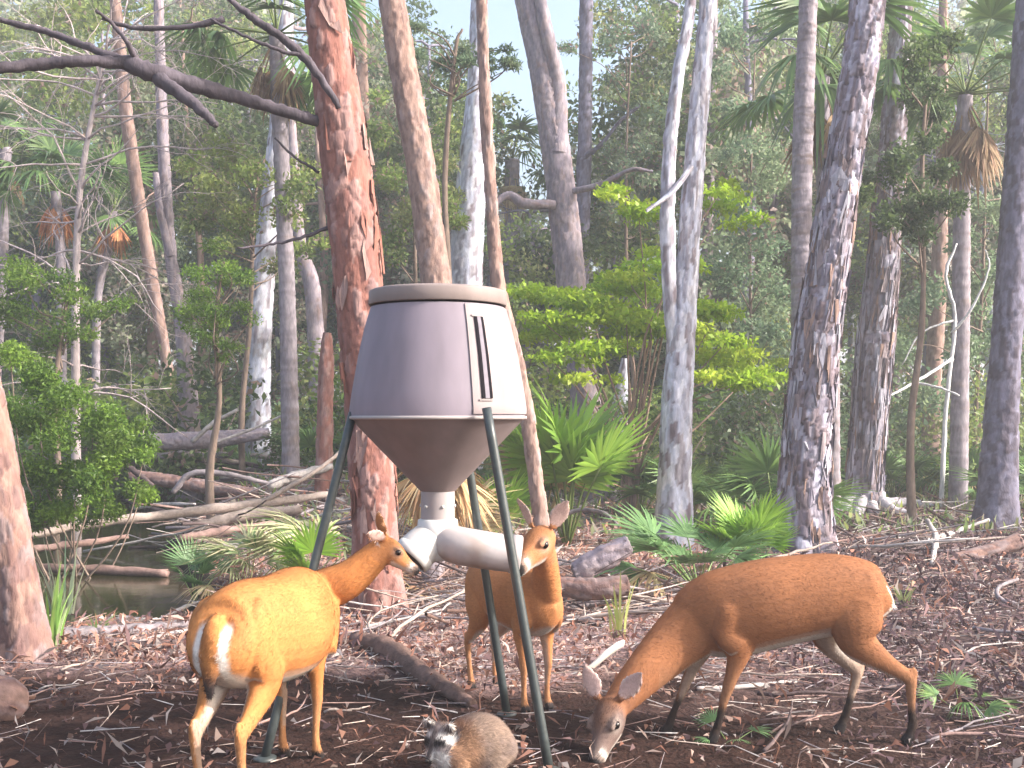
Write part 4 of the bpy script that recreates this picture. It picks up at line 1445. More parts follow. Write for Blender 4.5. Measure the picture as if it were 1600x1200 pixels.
x, y = scatter(187000, 3.4, 18)
nz = fbm(np.stack([x * 1.3, y * 1.3, 0 * x], -1), 4)
keep = (R.random(len(x)) > 0.90 * dirt_mask(x, y, nz)) & (pond_sd(x, y) > 0.05) & (R.random(len(x)) < 0.35 + 0.65 * smooth(0.35, 0.6, fbm(np.stack([x * 2.2, y * 2.2, 0 * x + 9], -1), 3)) + 0.0)
x, y = x[keep], y[keep]
LP = np.array([(0.34, 0.22, 0.18), (0.46, 0.34, 0.29), (0.24, 0.12, 0.09), (0.14, 0.075, 0.065), (0.30, 0.14, 0.10), (0.46, 0.39, 0.36), (0.20, 0.12, 0.12), (0.38, 0.20, 0.14)])
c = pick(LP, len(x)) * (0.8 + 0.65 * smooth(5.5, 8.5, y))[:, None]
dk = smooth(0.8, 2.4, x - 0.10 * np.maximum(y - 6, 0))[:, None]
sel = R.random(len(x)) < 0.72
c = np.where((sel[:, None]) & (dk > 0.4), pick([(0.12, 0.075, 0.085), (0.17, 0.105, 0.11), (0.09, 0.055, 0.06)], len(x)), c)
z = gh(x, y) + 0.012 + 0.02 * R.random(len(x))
g = Geo()
sz = np.clip(0.020 + 0.0036 * y, 0.03, 0.075) * np.exp(np.clip(0.42 * R.normal(size=len(x)), -1, 0.55))
thin = R.random(len(x)) < 0.45
Pp = np.stack([x, y, z], -1)
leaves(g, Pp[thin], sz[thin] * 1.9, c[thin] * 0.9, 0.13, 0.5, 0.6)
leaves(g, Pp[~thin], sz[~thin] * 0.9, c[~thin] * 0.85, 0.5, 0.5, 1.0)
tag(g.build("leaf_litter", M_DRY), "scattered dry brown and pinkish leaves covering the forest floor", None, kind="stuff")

x, y = scatter(13700, 3.6, 17)
nz = fbm(np.stack([x * 1.3, y * 1.3, 0 * x], -1), 4)
keep = (R.random(len(x)) > 0.86 * dirt_mask(x, y, nz)) & (pond_sd(x, y) > 0.1)
x, y = x[keep], y[keep]
n = len(x)
z = gh(x, y)
a = R.normal(size=n) * 0.9 + np.where(R.random(n) < 0.5, 0, math.pi)
L = R.uniform(0.06, 0.30, n) * (0.6 + y / 14)
w = R.uniform(0.0015, 0.0045, n) * (0.6 + y / 14)
c = pick([WOODC["pale"], WOODC["grey"], WOODC["pink"], WOODC["dark"], WOODC["white"], WOODC["brown"]], n)
g = Geo()
A = np.stack([x, y, z + 0.015], -1)
Bp = A + np.stack([np.cos(a) * L, np.sin(a) * L, R.uniform(0, 0.12, n) * L + 0.01], -1)
side = np.stack([-np.sin(a), np.cos(a), 0 * a], -1) * w[:, None]
upv = np.stack([0 * a, 0 * a, 1.6 * w], -1)
V = np.stack([A - side, A + side, A + upv, Bp - side * 0.5, Bp + side * 0.5, Bp + upv * 0.5], 1).reshape(-1, 3)
b = np.arange(n)[:, None] * 6
q = np.concatenate([b + np.array([[0, 1, 4, 3]]), b + np.array([[1, 2, 5, 4]]), b + np.array([[2, 0, 3, 5]])])
g.add(V, np.repeat(c, 6, axis=0), q)
tag(g.build("twig_litter", M_WOOD), "fine fallen twigs strewn over the forest floor", None, kind="stuff")

# low weeds on the far ground
x, y = scatter(9000, 13.5, 30)
keep = pond_sd(x, y) > 0.5
x, y = x[keep], y[keep]
g = Geo()
c = pick(GREENS["mid"] + GREENS["far"], len(x))
leaves(g, np.stack([x, y, gh(x, y)], -1), 0.22, c, 0.22, 0.0, 0.1, aim=np.array([0, 0, 1.0]))
tag(g.build("ground_cover", M_LEAF), "low green weeds covering the far forest floor", None, kind="stuff")


# ------------------------------------------------------------------ the feeder
FX, FY = (684 - 800) / F * 5.1, 5.1
fz = g1(FX, FY)
feeder = empty("deer_feeder", (FX, FY, fz))
tag(feeder, "brown round-hopper gravity feeder on three dark legs in the middle", "feeder")
PXM = 5.1 / F
A0 = rad(25.5)
HPT = (0.225, 0.190, 0.225)


def zf(v):
    return CH - (v - HZ) * PXM - fz


NS = 56


def ring(rpx, v):
    th = np.arange(NS) / NS * 2 * np.pi
    return np.stack([np.cos(th) * rpx * PXM, np.sin(th) * rpx * PXM, np.full(NS, zf(v))], -1)


def rings_geo(g, rings, col, cap0=False, cap1=False):
    n = len(rings[0])
    V = np.concatenate(rings)
    t = []
    if cap0:
        t += [(0, k + 1, k) for k in range(1, n - 1)]
    if cap1:
        b = (len(rings) - 1) * n
        t += [(b, b + k, b + k + 1) for k in range(1, n - 1)]
    g.add(V, col, gridfaces(len(rings), n), t)


HR = ((136, 650), (137, 640), (133, 612), (124, 560), (114, 515), (104.5, 482))


def hop_r(v):
    return np.interp(-v, [-b for (a, b) in HR], [a for (a, b) in HR])


g = Geo()
rings_geo(g, [ring(a, v) for (a, v) in HR], HPT)
g.build("hopper", M_PAINT, feeder)
g = Geo()
rings_geo(g, [ring(a, v) for (a, v) in ((100, 479), (106.5, 479), (107.5, 477.5), (106.8, 459), (105.8, 456.5), (102, 455), (55, 452.5), (4, 451))], (0.245, 0.198, 0.185), True, True)
lid = g.build("lid", M_PAINT, feeder)
g = Geo()
rings_geo(g, [ring(a, v) for (a, v) in ((135, 655.5), (138.5, 655), (139.5, 653), (139, 650.5), (136, 649.5))], (0.33, 0.29, 0.28))
g.build("hopper_seam", M_PAINT, feeder)
g = Geo()
rings_geo(g, [ring(134.5 + (27 - 134.5) * f_, 655 + f_ * 112) for f_ in np.linspace(0, 1, 10)], (0.205, 0.165, 0.165))
g.build("funnel", M_PAINT, feeder)


def shell_pt(a, v, out):
    r_ = hop_r(v) * PXM + out
    return (r_ * math.cos(a), r_ * math.sin(a), zf(v))


def shell(g, a0, a1, v0, v1, out, thick, col, na=10, nv=9):
    """a thin curved sheet on the hopper's side, with its edges"""
    aa, vv = np.linspace(a0, a1, na), np.linspace(v0, v1, nv)
    V = [shell_pt(a, v, out) for v in vv for a in aa]
    q = [(i * na + j, i * na + j + 1, (i + 1) * na + j + 1, (i + 1) * na + j) for i in range(nv - 1) for j in range(na - 1)]
    b = len(V)
    rim = [(a, v0) for a in aa] + [(a1, v) for v in vv[1:]] + [(a, v1) for a in aa[::-1][1:]] + [(a0, v) for v in vv[::-1][1:-1]]
    for (a, v) in rim:
        V.append(shell_pt(a, v, out))
    for (a, v) in rim:
        V.append(shell_pt(a, v, out - thick))
    m_ = len(rim)
    q += [(b + k, b + (k + 1) % m_, b + m_ + (k + 1) % m_, b + m_ + k) for k in range(m_)]
    g.add(V, col, q)


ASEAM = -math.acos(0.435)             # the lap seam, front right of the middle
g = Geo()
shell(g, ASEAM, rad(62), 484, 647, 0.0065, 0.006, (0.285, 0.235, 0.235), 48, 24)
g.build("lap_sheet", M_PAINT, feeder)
slot = empty("sight_window")
slot.parent = feeder
for a0, a1 in ((0.105, 0.145), (0.205, 0.24)):
    g = Geo()
    shell(g, ASEAM + a0, ASEAM + a1, 503, 624, 0.0125, 0.004, (0.015, 0.013, 0.016), 3, 24)
    g.build("dark_slit", M_SLOT, slot, shade=False)
g = Geo()
shell(g, ASEAM + 0.148, ASEAM + 0.202, 503, 624, 0.0115, 0.003, (0.22, 0.20, 0.23), 3, 24)
g.build("window_strip", M_SLOT, slot, shade=False)
g = Geo()
for v in (501.5, 626.5):
    shell(g, ASEAM + 0.07, ASEAM + 0.24, v - 1.2, v + 1.2, 0.012, 0.004, (0.25, 0.215, 0.21), 4, 2)
g.build("window_frame", M_PAINT, slot, shade=False)

# legs
def flocal(u, v, d):
    return px(u, v, d) - np.array([FX, FY, fz])


LEGC = (0.045, 0.055, 0.055)
for a, b in (((549, 655, 4.98), (414, 1184, 4.72)), ((762, 648, 4.69), (858, 1204, 4.56)), ((724, 672, 5.34), (792, 1122, 5.42))):
    p0, p1 = flocal(*a), flocal(*b)
    gp = p1 + np.array([FX, FY, fz])
    p1[2] = g1(gp[0], gp[1]) - fz + 0.01
    g = Geo()
    P = p0 + np.outer(np.linspace(-0.02, 1, 12), p1 - p0)
    tube(g, P, 0.0205, 16, LEGC)
    lg = g.build("leg", M_LEGP, feeder)
    g = Geo()
    tube(g, np.array([p1 + (0, 0, -0.012), p1 + (0, 0, 0.004), p1 + (0, 0, 0.010)]), np.array([0.05, 0.05, 0.03]), 14, LEGC)
    g.build("foot_plate", M_LEGP, lg)

# spout
g = Geo()
tube(g, np.array([(0, 0, zf(v)) for v in (760, 768, 790, 813, 820)]), np.array([26, 26.5, 26.5, 26.5, 26.5]) * PXM, 32, (0.33, 0.29, 0.29))
pipe = g.build("down_pipe", M_PAINT, feeder)
g = Geo()
for k in range(6):
    a = k * 1.05 - 1.2
    tube(g, np.array([(math.cos(a) * 26 * PXM, math.sin(a) * 26 * PXM, zf(790)), (math.cos(a) * 28.5 * PXM, math.sin(a) * 28.5 * PXM, zf(790))]), 0.008, 8, (0.5, 0.48, 0.46))
g.build("screws", M_PVC, pipe)
WH = (0.60, 0.585, 0.57)
g = Geo()
tube(g, np.array([(0, 0, zf(v)) for v in (810, 812, 830, 850, 872, 876)]), np.array([27, 31, 33, 33, 30, 10]) * PXM, 32, WH)
fit = g.build("pipe_junction", M_PVC, feeder)


def arm(points, radii, col, capc, label=None):
    P = np.array(points)
    M = catmull(np.hstack([P, np.array(radii)[:, None] * PXM]), 6)
    g = Geo()
    tube(g, M[:, :3], M[:, 3], 28, col, False, colvar=0.22)
    tube(g, M[:, :3], M[:, 3] * 0.9, 28, capc, False)
    o = g.build("feed_tube", M_PVC, feeder)
    if label:
        o["label"] = label
    g = Geo()
    e = M[-1, :3]
    dv = M[-1, :3] - M[-2, :3]
    dv /= np.linalg.norm(dv)
    rr_ = M[-1, 3]
    tube(g, e + np.outer([-0.045, -0.04, 0.0, 0.006], dv), np.array([rr_ * 0.95, rr_ * 1.07, rr_ * 1.07, rr_ * 0.97]), 28, col, False)
    g.build("tube_rim", M_PVC, o)
    return o


c0 = flocal(686, 842, 5.1)
arm([c0, flocal(672, 846, 5.08), flocal(655, 858, 5.05), flocal(642, 872, 5.03)], [28, 31, 31, 30], WH, (0.12, 0.09, 0.07))
arm([c0, flocal(716, 852, 5.03), flocal(760, 860, 5.0), flocal(812, 867, 5.0)], [27, 29, 29, 28], (0.45, 0.405, 0.40), (0.10, 0.07, 0.06), "long grey-brown feed tube pointing at the middle deer")
arm([c0, c0 + (-0.03, 0.12, -0.02), c0 + (-0.07, 0.26, -0.06)], [27, 27, 27], WH, (0.12, 0.09, 0.07))

# ------------------------------------------------------------------ animals
def chain(g, ctrl, n=6, seg=20):
    """loft: ctrl rows = (x, y, z, half depth, half width, lateral x, y, z)"""
    M = catmull(np.array(ctrl, float), n)
    P = M[:, :3]
    T = np.gradient(P, axis=0)
    T /= np.linalg.norm(T, axis=1)[:, None]
    B = M[:, 5:8]
    B = B - T * np.sum(B * T, axis=1)[:, None]
    B /= np.linalg.norm(B, axis=1)[:, None]
    A = np.cross(T, B)
    th = np.arange(seg) / seg * 2 * np.pi
    ra, rb = np.maximum(M[:, 3], 0.004), np.maximum(M[:, 4], 0.004)
    V = P[:, None, :] + ra[:, None, None] * np.cos(th)[None, :, None] * A[:, None, :] + rb[:, None, None] * np.sin(th)[None, :, None] * B[:, None, :]
    V = V.reshape(-1, 3)
    k = len(V)
    V = np.vstack([V, P[0] - T[0] * ra[0] * 0.4, P[-1] + T[-1] * ra[-1] * 0.4])
    t = []
    b = (len(P) - 1) * seg
    for j in range(seg):
        t.append((k, (j + 1) % seg, j))
        t.append((k + 1, b + j, b + (j + 1) % seg))
    g.add(V, None, gridfaces(len(P), seg), t)


def weld(g, voxel, iters=5):
    """one continuous skin from overlapping closed shapes"""
    me = g.mesh("skin", M_COAT)
    o = link("skin", me)
    m = o.modifiers.new("r", 'REMESH')
    m.mode = 'VOXEL'
    m.voxel_size = voxel
    s = o.modifiers.new("s", 'SMOOTH')
    s.factor = 0.5
    s.iterations = iters
    dg = bpy.context.evaluated_depsgraph_get()
    out = bpy.data.meshes.new_from_object(o.evaluated_get(dg))
    bpy.data.objects.remove(o)
    bpy.data.meshes.remove(me)
    n = len(out.vertices)
    co = np.zeros(n * 3, np.float32)
    no = np.zeros(n * 3, np.float32)
    out.vertices.foreach_get("co", co)
    out.vertices.foreach_get("normal", no)
    for a in list(out.color_attributes):
        out.color_attributes.remove(a)
    out.polygons.foreach_set("use_smooth", np.ones(len(out.polygons), bool))
    return out, co.reshape(-1, 3).astype(float), no.reshape(-1, 3).astype(float)


def fur(me, co, no, col, n, length, width, flow, mat, lift=0.25, name="coat", parent=None, mask=None):
    """short hairs lying along flow(point)"""
    me.calc_loop_triangles()
    nt = len(me.loop_triangles)
    tv = np.zeros(nt * 3, np.int32)
    me.loop_triangles.foreach_get("vertices", tv)
    tv = tv.reshape(-1, 3)
    p0, p1, p2 = co[tv[:, 0]], co[tv[:, 1]], co[tv[:, 2]]
    area = np.linalg.norm(np.cross(p1 - p0, p2 - p0), axis=1)
    if mask is not None:
        area = area * mask[tv].mean(1)
    k = R.choice(nt, n, p=area / area.sum())
    a, b = R.random(n), R.random(n)
    f_ = a + b > 1
    a[f_], b[f_] = 1 - a[f_], 1 - b[f_]
    w0 = (1 - a - b)[:, None]
    P = p0[k] * w0 + p1[k] * a[:, None] + p2[k] * b[:, None]
    Nn = no[tv[k, 0]] * w0 + no[tv[k, 1]] * a[:, None] + no[tv[k, 2]] * b[:, None]
    C = col[tv[k, 0]] * w0 + col[tv[k, 1]] * a[:, None] + col[tv[k, 2]] * b[:, None]
    Fl = flow(P) + 0.25 * R.normal(size=(n, 3))
    Fl = Fl - Nn * np.sum(Fl * Nn, axis=1)[:, None]
    Fl /= np.linalg.norm(Fl, axis=1)[:, None] + 1e-9
    D = Fl + Nn * lift
    D /= np.linalg.norm(D, axis=1)[:, None]
    S = np.cross(Fl, Nn)
    L = (length * R.uniform(0.6, 1.25, n))[:, None]
    base = P - Nn * 0.002
    V = np.stack([base - S * width / 2, base + S * width / 2, base + D * L], 1).reshape(-1, 3)
    C = C * R.uniform(0.68, 1.22, (n, 1)) * (0.78 + 0.44 * fbm(P * 28, 3)[:, None])
    g = Geo()
    g.add(V, np.repeat(C, 3, axis=0), None, np.arange(n * 3).reshape(n, 3))
    return g.build(name, mat, parent)


Y0 = (0, 1, 0)


def deer(label, loc, rz, sc, torso, neck, poll, nose, hup, legs, coat, dark_legs=0.0, tail=None, rump_white=True, ears=None, nfur=42000, headscale=1.0, earfwd=None, grey_face=0.0, ear_len=0.155):
    """all coordinates local: x forward, y left, z up"""
    root = empty("deer", (loc[0], loc[1], g1(loc[0], loc[1])), rz, sc)
    tag(root, label, "deer")
    g = Geo()
    chain(g, [(x, 0, (a + b) / 2, (a - b) / 2, w, 0, 1, 0) for (x, a, b, w) in torso], 6, 28)
    poll, nose, hup = np.array(poll, float), np.array(nose, float), np.array(hup, float)
    hd = nose - poll
    HL = np.linalg.norm(hd)
    hd /= HL
    hup = hup - hd * hup.dot(hd)
    hup /= np.linalg.norm(hup)
    hl = np.cross(hup, hd)
    chain(g, [(*p, ra, rb, *lt) for (p, ra, rb, lt) in neck], 6, 22)
    q = HL / 0.27 * headscale

    def hp(t, up):
        return poll + hd * HL * t + hup * up * q
    chain(g, [(*hp(-0.16, -0.012), 0.030 * q, 0.030 * q, *hl), (*hp(-0.06, -0.004), 0.052 * q, 0.046 * q, *hl), (*hp(0.12, 0.0), 0.064 * q, 0.056 * q, *hl), (*hp(0.32, -0.006), 0.063 * q, 0.057 * q, *hl),
              (*hp(0.48, -0.012), 0.052 * q, 0.046 * q, *hl), (*hp(0.64, -0.016), 0.040 * q, 0.034 * q, *hl), (*hp(0.82, -0.018), 0.034 * q, 0.029 * q, *hl), (*hp(0.95, -0.018), 0.030 * q, 0.028 * q, *hl), (*hp(1.01, -0.018), 0.018 * q, 0.018 * q, *hl)], 5, 20)
    # brow ridges and eye sockets
    for s in (-1, 1):
        e = hp(0.36, 0.030) + hl * s * 0.047 * q
        chain(g, [(*(e - hd * 0.03 * q), 0.010 * q, 0.010 * q, *hl), (*e, 0.016 * q, 0.014 * q, *hl), (*(e + hd * 0.03 * q), 0.009 * q, 0.009 * q, *hl)], 4, 10)
    # ears: cupped leaves
    epos = []
    for s in (-1, 1):
        er = hp(-0.02, 0.045) + hl * s * 0.044 * q
        if ears and ears[0 if s < 0 else 1] is not None:
            ed = np.array(ears[0 if s < 0 else 1], float)
        else:
            ed = hl * s * 0.55 + hup * 0.85 - hd * 0.30
        ed /= np.linalg.norm(ed)
        face = hd * 0.8 + hl * s * 0.55 if earfwd is None else np.array(earfwd, float)
        face = face - ed * face.dot(ed)
        face /= np.linalg.norm(face)
        lat = np.cross(ed, face)
        rows = []
        EL = ear_len * q
        for t_, wd in ((0, 0.014), (0.12, 0.022), (0.32, 0.036), (0.55, 0.039), (0.78, 0.027), (0.93, 0.013), (1.0, 0.006)):
            p = er + ed * EL * t_ - face * 0.010 * math.sin(t_ * 3.1)
            rows.append((*p, 0.0068 if t_ > 0.1 else 0.012, wd * q, *lat))
        chain(g, rows, 4, 14)
        epos.append((er, ed, face, lat, EL))
    for lg in legs:
        chain(g, [(*p, ra, rb, 0, 1, 0) for (p, ra, rb) in lg], 6, 16)
        f = lg[-1][0]
        for s in (-1, 1):      # two-toed hoof
            chain(g, [(f[0] - 0.010, f[1] + s * 0.011, 0.05, 0.017, 0.012, 0, 1, 0), (f[0] + 0.006, f[1] + s * 0.012, 0.025, 0.023, 0.013, 0, 1, 0), (f[0] + 0.018, f[1] + s * 0.013, 0.004, 0.028, 0.014, 0, 1, 0)], 4, 12)
    # shoulder, haunch and hock: the shapes under the skin
    tx_ = [t_[0] for t_ in torso]
    def hw(x_):
        return float(np.interp(x_, tx_, [t_[3] for t_ in torso]))
    def tp_(x_):
        return float(np.interp(x_, tx_, [t_[1] for t_ in torso]))
    for s in (1, -1):
        chain(g, [(0.30, s * hw(0.30) * 0.35, tp_(0.30) - 0.075, 0.030, 0.016, 0, 1, 0), (0.29, s * (hw(0.29) - 0.022), tp_(0.29) - 0.16, 0.060, 0.026, 0, 1, 0), (0.31, s * (hw(0.31) - 0.026), tp_(0.31) - 0.27, 0.065, 0.032, 0, 1, 0), (0.26, s * (hw(0.26) - 0.030), tp_(0.26) - 0.35, 0.055, 0.030, 0, 1, 0)], 5, 14)
        chain(g, [(-0.24, s * hw(-0.24) * 0.35, tp_(-0.24) - 0.08, 0.035, 0.018, 0, 1, 0), (-0.30, s * (hw(-0.30) - 0.042), tp_(-0.30) - 0.12, 0.085, 0.034, 0, 1, 0), (-0.29, s * (hw(-0.29) - 0.036), tp_(-0.29) - 0.26, 0.100, 0.040, 0, 1, 0), (-0.23, s * 0.115, tp_(-0.23) - 0.38, 0.060, 0.034, 0, 1, 0)], 5, 14)
    for lg in legs:
        if lg[0][0][0] < 0:
            h = np.array(lg[4][0])
            chain(g, [(h[0] - 0.018, h[1], h[2] + 0.050, 0.012, 0.010, 0, 1, 0), (h[0] - 0.026, h[1], h[2] + 0.018, 0.018, 0.014, 0, 1, 0), (h[0] - 0.012, h[1], h[2] - 0.03, 0.014, 0.013, 0, 1, 0)], 4, 10)
    if tail is None:
        x0, a0, b0, w0 = torso[0]
        zt = a0 - 0.01
        tail = [((x0 + 0.05, 0, zt + 0.02), 0.030, 0.030), ((x0 - 0.005, 0, zt - 0.02), 0.026, 0.032), ((x0 - 0.018, 0, zt - 0.10), 0.020, 0.036), ((x0 - 0.018, 0, zt - 0.19), 0.015, 0.030), ((x0 - 0.015, 0, zt - 0.27), 0.008, 0.012)]
    chain(g, [(*p, ra, rb, 0, 1, 0) for (p, ra, rb) in tail], 5, 16)
    me, co, no = weld(g, 0.0075, 7)
    n = len(co)
    coat = np.array(coat)
    c = np.tile(coat, (n, 1))
    v = fbm(co * 7, 4)[:, None]
    c = c * (0.74 + 0.5 * v)
    w_ = smooth(0.45, 0.75, fbm(co * np.array([5.0, 9, 9]) + 31, 4))[:, None] * 0.35
    c = c * (1 - w_) + w_ * coat * np.array([0.72, 0.80, 1.0])
    white = np.array([0.60, 0.55, 0.50])
    x, y, z = co[:, 0], co[:, 1], co[:, 2]
    body = (x < torso[-1][0] + 0.02)

    def blend(w, colr):
        nonlocal c
        w = np.clip(w, 0, 1)[:, None]
        c = c * (1 - w) + np.asarray(colr) * w
    # darker spine, paler flank
    blend(0.35 * smooth(0.75, 1.0, no[:, 2]) * body, coat * 0.62)
    # belly
    xs_ = [t_[0] for t_ in torso]
    zb = np.interp(x, xs_, [t_[2] for t_ in torso])
    hgt = np.interp(x, xs_, [t_[1] - t_[2] for t_ in torso])
    blend(smooth(-0.55, -0.85, no[:, 2]) * smooth(0.30, 0.10, (z - zb) / hgt) * body, white)
    # inner sides of the legs
    inner = smooth(0.35, 0.85, -np.sign(y) * no[:, 1]) * (z < zb + 0.03) * (z > 0.14) * (x < 0.5)
    blend(0.55 * inner, white * 0.8)
    # lower legs greyer
    leg = smooth(0.42, 0.22, z) * (x < 0.62) * (z < 0.44)
    blend(0.35 * leg, (0.30, 0.19, 0.12))
    if dark_legs:
        ed_ = dark_legs + 0.03 * (fbm(co * 20, 2) - 0.5)
        blend(0.95 * smooth(ed_ + 0.035, ed_ - 0.02, z) * (x < 0.60), (0.018, 0.014, 0.014))
    blend(smooth(0.055, 0.035, z) * (x < 0.66), (0.03, 0.025, 0.025))
    # tail and rump
    tx = torso[0][0]
    if rump_white:
        zt = torso[0][1]
        side = np.abs(y)
        rear = smooth(0.15, -0.25, no[:, 0]) * (x < tx + 0.22)
        blend(rear * smooth(0.033, 0.046, side + 0.014 * (v[:, 0] - 0.5)) * smooth(0.084, 0.062, side + 0.02 * (v[:, 0] - 0.5)) * smooth(zt + 0.01, zt - 0.04, z) * smooth(0.30, 0.42, z), white * 1.15)
        tl = (x < tx - 0.002) & (side < 0.055)
        blend(tl * smooth(0.044, 0.030, side), coat * 0.75)
        blend((0.0 if grey_face else 1.0) * tl * smooth(zt - 0.13, zt - 0.24, z) * smooth(0.05, 0.03, side), (0.04, 0.03, 0.03))
    # head
    rel = co - poll
    hx = rel @ hd / HL
    hz = rel @ hup / q
    hy = rel @ hl / q
    rad_ = np.hypot(hz, hy)
    hm = smooth(-0.25, 0.0, hx) * (rad_ < 0.10) * (hx < 1.2)
    blend(0.55 * hm, coat * np.array([0.72, 0.74, 0.85]) + 0.02)
    if grey_face:
        blend(grey_face * hm * smooth(0.0, 0.2, hx), (0.135, 0.102, 0.095))
    blend(0.6 * hm * smooth(0.02, 0.05, hz) * (hx > 0.0), coat * 0.40)
    blend(0.9 * hm * smooth(0.60, 0.85, hx), (0.16, 0.12, 0.10))
    blend(hm * smooth(0.90, 0.95, hx) * (hz > -0.045), (0.022, 0.018, 0.018))
    blend(0.9 * hm * smooth(-0.025, -0.045, hz) * (hx > 0.35) * (hx < 0.97), white)
    blend(0.85 * hm * np.exp(-((hx - 0.79) / 0.05) ** 2) * (hz < 0.01), white)
    for s in (-1, 1):
        e = hp(0.36, 0.018) + hl * s * 0.052 * q
        dd_ = np.linalg.norm(co - e, axis=1) / q
        blend(0.5 * np.exp(-(dd_ / 0.026) ** 2), white * 0.8)
        blend(0.9 * np.exp(-(dd_ / 0.016) ** 4), (0.03, 0.02, 0.02))
    # throat
    npts = np.array([p for (p, ra, rb, lt) in neck])
    nd_ = np.min(np.linalg.norm(co[:, None, :] - npts[None, 1:, :], axis=2), axis=1)
    # ears
    for er, ed, face, lat, EL in epos:
        r_ = co - er
        t_ = r_ @ ed / EL
        on_ear = (t_ > 0.12) & (t_ < 1.1) & (np.abs(r_ @ lat) < 0.05 * q) & (np.abs(r_ @ face) < 0.03 * q)
        front = (no @ face) > 0.0
        blend(on_ear * 0.9 * front, (0.50, 0.36, 0.33))
        blend(on_ear * 0.8 * ~front, coat * np.array([0.62, 0.68, 0.85]))
        blend(on_ear * 0.8 * smooth(0.026, 0.036, np.abs(r_ @ lat) / q) * (t_ < 0.9), white)
        blend(on_ear * 0.8 * smooth(0.88, 1.0, t_), (0.08, 0.06, 0.06))
    setcol(me, c)
    me.materials.clear()
    me.materials.append(M_COAT)
    link("body", me, root)
    # eyes
    for s in (-1, 1):
        ge = Geo()
        e = hp(0.36, 0.020) + hl * s * 0.050 * q
        th = np.linspace(0, math.pi, 9)
        ringr = np.sin(th) * 0.0165 * q + 1e-4
        ax = np.outer(np.cos(th) * 0.0165 * q, hl * s)
        tube(ge, e + ax[::-1], ringr[::-1], 14, (0.008, 0.006, 0.006))
        ge.build("eye", M_EYE, root)
    for s in (-1, 1):      # nostrils
        ge = Geo()
        e = hp(0.985, -0.008) + hl * s * 0.014 * q
        tube(ge, np.array([e - hd * 0.004, e + hd * 0.004 + hl * s * 0.004]), np.array([0.006, 0.004]) * q, 8, (0.01, 0.008, 0.008))
        ge.build("nostril", M_EYE, root)

    def flow(P):
        f_ = np.tile(np.array([-1.0, 0, -0.45]), (len(P), 1))
        low = P[:, 2] < 0.4
        f_[low] = (-0.15, 0, -1)
        hh = (P - poll) @ hd > -0.02
        f_[hh & (np.linalg.norm(P - poll, axis=1) < 0.4)] = -hd
        return f_
    fur(me, co, no, c, nfur, 0.020, 0.0038, flow, M_FUR, 0.22, "coat", root)
    return root


def std_legs(hn=-0.0, splay=0.0):
    out = []
    for s in (1, -1):
        out.append([((-0.28, s * 0.085, 0.66), 0.13, 0.075), ((-0.26, s * 0.10, 0.55), 0.125, 0.075), ((-0.26, s * 0.105, 0.46), 0.085, 0.058), ((-0.34, s * 0.10, 0.37), 0.048, 0.036), ((-0.42, s * 0.095, 0.305), 0.032, 0.025),
                    ((-0.425, s * 0.095, 0.25), 0.024, 0.020), ((-0.41, s * 0.092, 0.15), 0.018, 0.016), ((-0.40, s * 0.09, 0.085), 0.021, 0.018), ((-0.385, s * 0.09, 0.04), 0.020, 0.018)])
        out.append([((0.28, s * 0.075, 0.66), 0.105, 0.055), ((0.25, s * 0.09, 0.54), 0.085, 0.055), ((0.235, s * 0.088, 0.44), 0.055, 0.042), ((0.25, s * 0.086, 0.35), 0.034, 0.029), ((0.26, s * 0.084, 0.265), 0.027, 0.024),
                    ((0.258, s * 0.082, 0.21), 0.021, 0.019), ((0.255, s * 0.08, 0.12), 0.0165, 0.016), ((0.258, s * 0.08, 0.08), 0.020, 0.018), ((0.268, s * 0.08, 0.04), 0.020, 0.018)])
    return out


def w2l(p, loc, rz, sc):
    """world point into a root's local frame"""
    z0 = g1(loc[0], loc[1])
    d = (np.array(p) - np.array([loc[0], loc[1], z0])) / sc
    c, s = math.cos(-rz), math.sin(-rz)
    return np.array([c * d[0] - s * d[1], s * d[0] + c * d[1], d[2]])


def wdir(v, rz):
    """world direction into a root's local frame"""
    c, s = math.cos(-rz), math.sin(-rz)
    return (c * v[0] - s * v[1], s * v[0] + c * v[1], v[2])


STD = [(-0.46, 0.74, 0.66, 0.05), (-0.43, 0.80, 0.58, 0.10), (-0.35, 0.845, 0.53, 0.145), (-0.20, 0.865, 0.49, 0.165), (-0.05, 0.85, 0.455, 0.175), (0.10, 0.845, 0.43, 0.175), (0.22, 0.85, 0.43, 0.155), (0.33, 0.82, 0.45, 0.125), (0.41, 0.76, 0.50, 0.09), (0.45, 0.70, 0.56, 0.05)]

# left deer: seen from behind its right flank, reaching for the feed tube
L1, RZ1, S1 = ((424 - 800) / F * 4.5, 4.5), rad(75), 1.0
p1 = w2l(px(598, 853, 4.83), L1, RZ1, S1)
n1 = w2l(px(656, 890, 4.85), L1, RZ1, S1)
hdv = n1 - p1
lat1 = np.cross((0, 0, 1), hdv)
lat1 /= np.linalg.norm(lat1)
HS1 = 1.14
nb = np.array([0.33, 0, 0.66])
mid = nb * 0.45 + p1 * 0.55 + np.array([0.0, 0, -0.03])
neck1 = [((0.24, 0, 0.64), 0.17, 0.11, Y0), ((0.36, 0, 0.69), 0.135, 0.095, Y0), (tuple(mid), 0.088, 0.070, tuple(0.5 * np.array(Y0) + 0.5 * lat1)), (tuple(p1 * 0.88 + mid * 0.12 + np.array([0, 0, -0.015])), 0.062, 0.054, tuple(lat1)), (tuple(p1 + hdv * 0.12), 0.05, 0.046, tuple(lat1))]
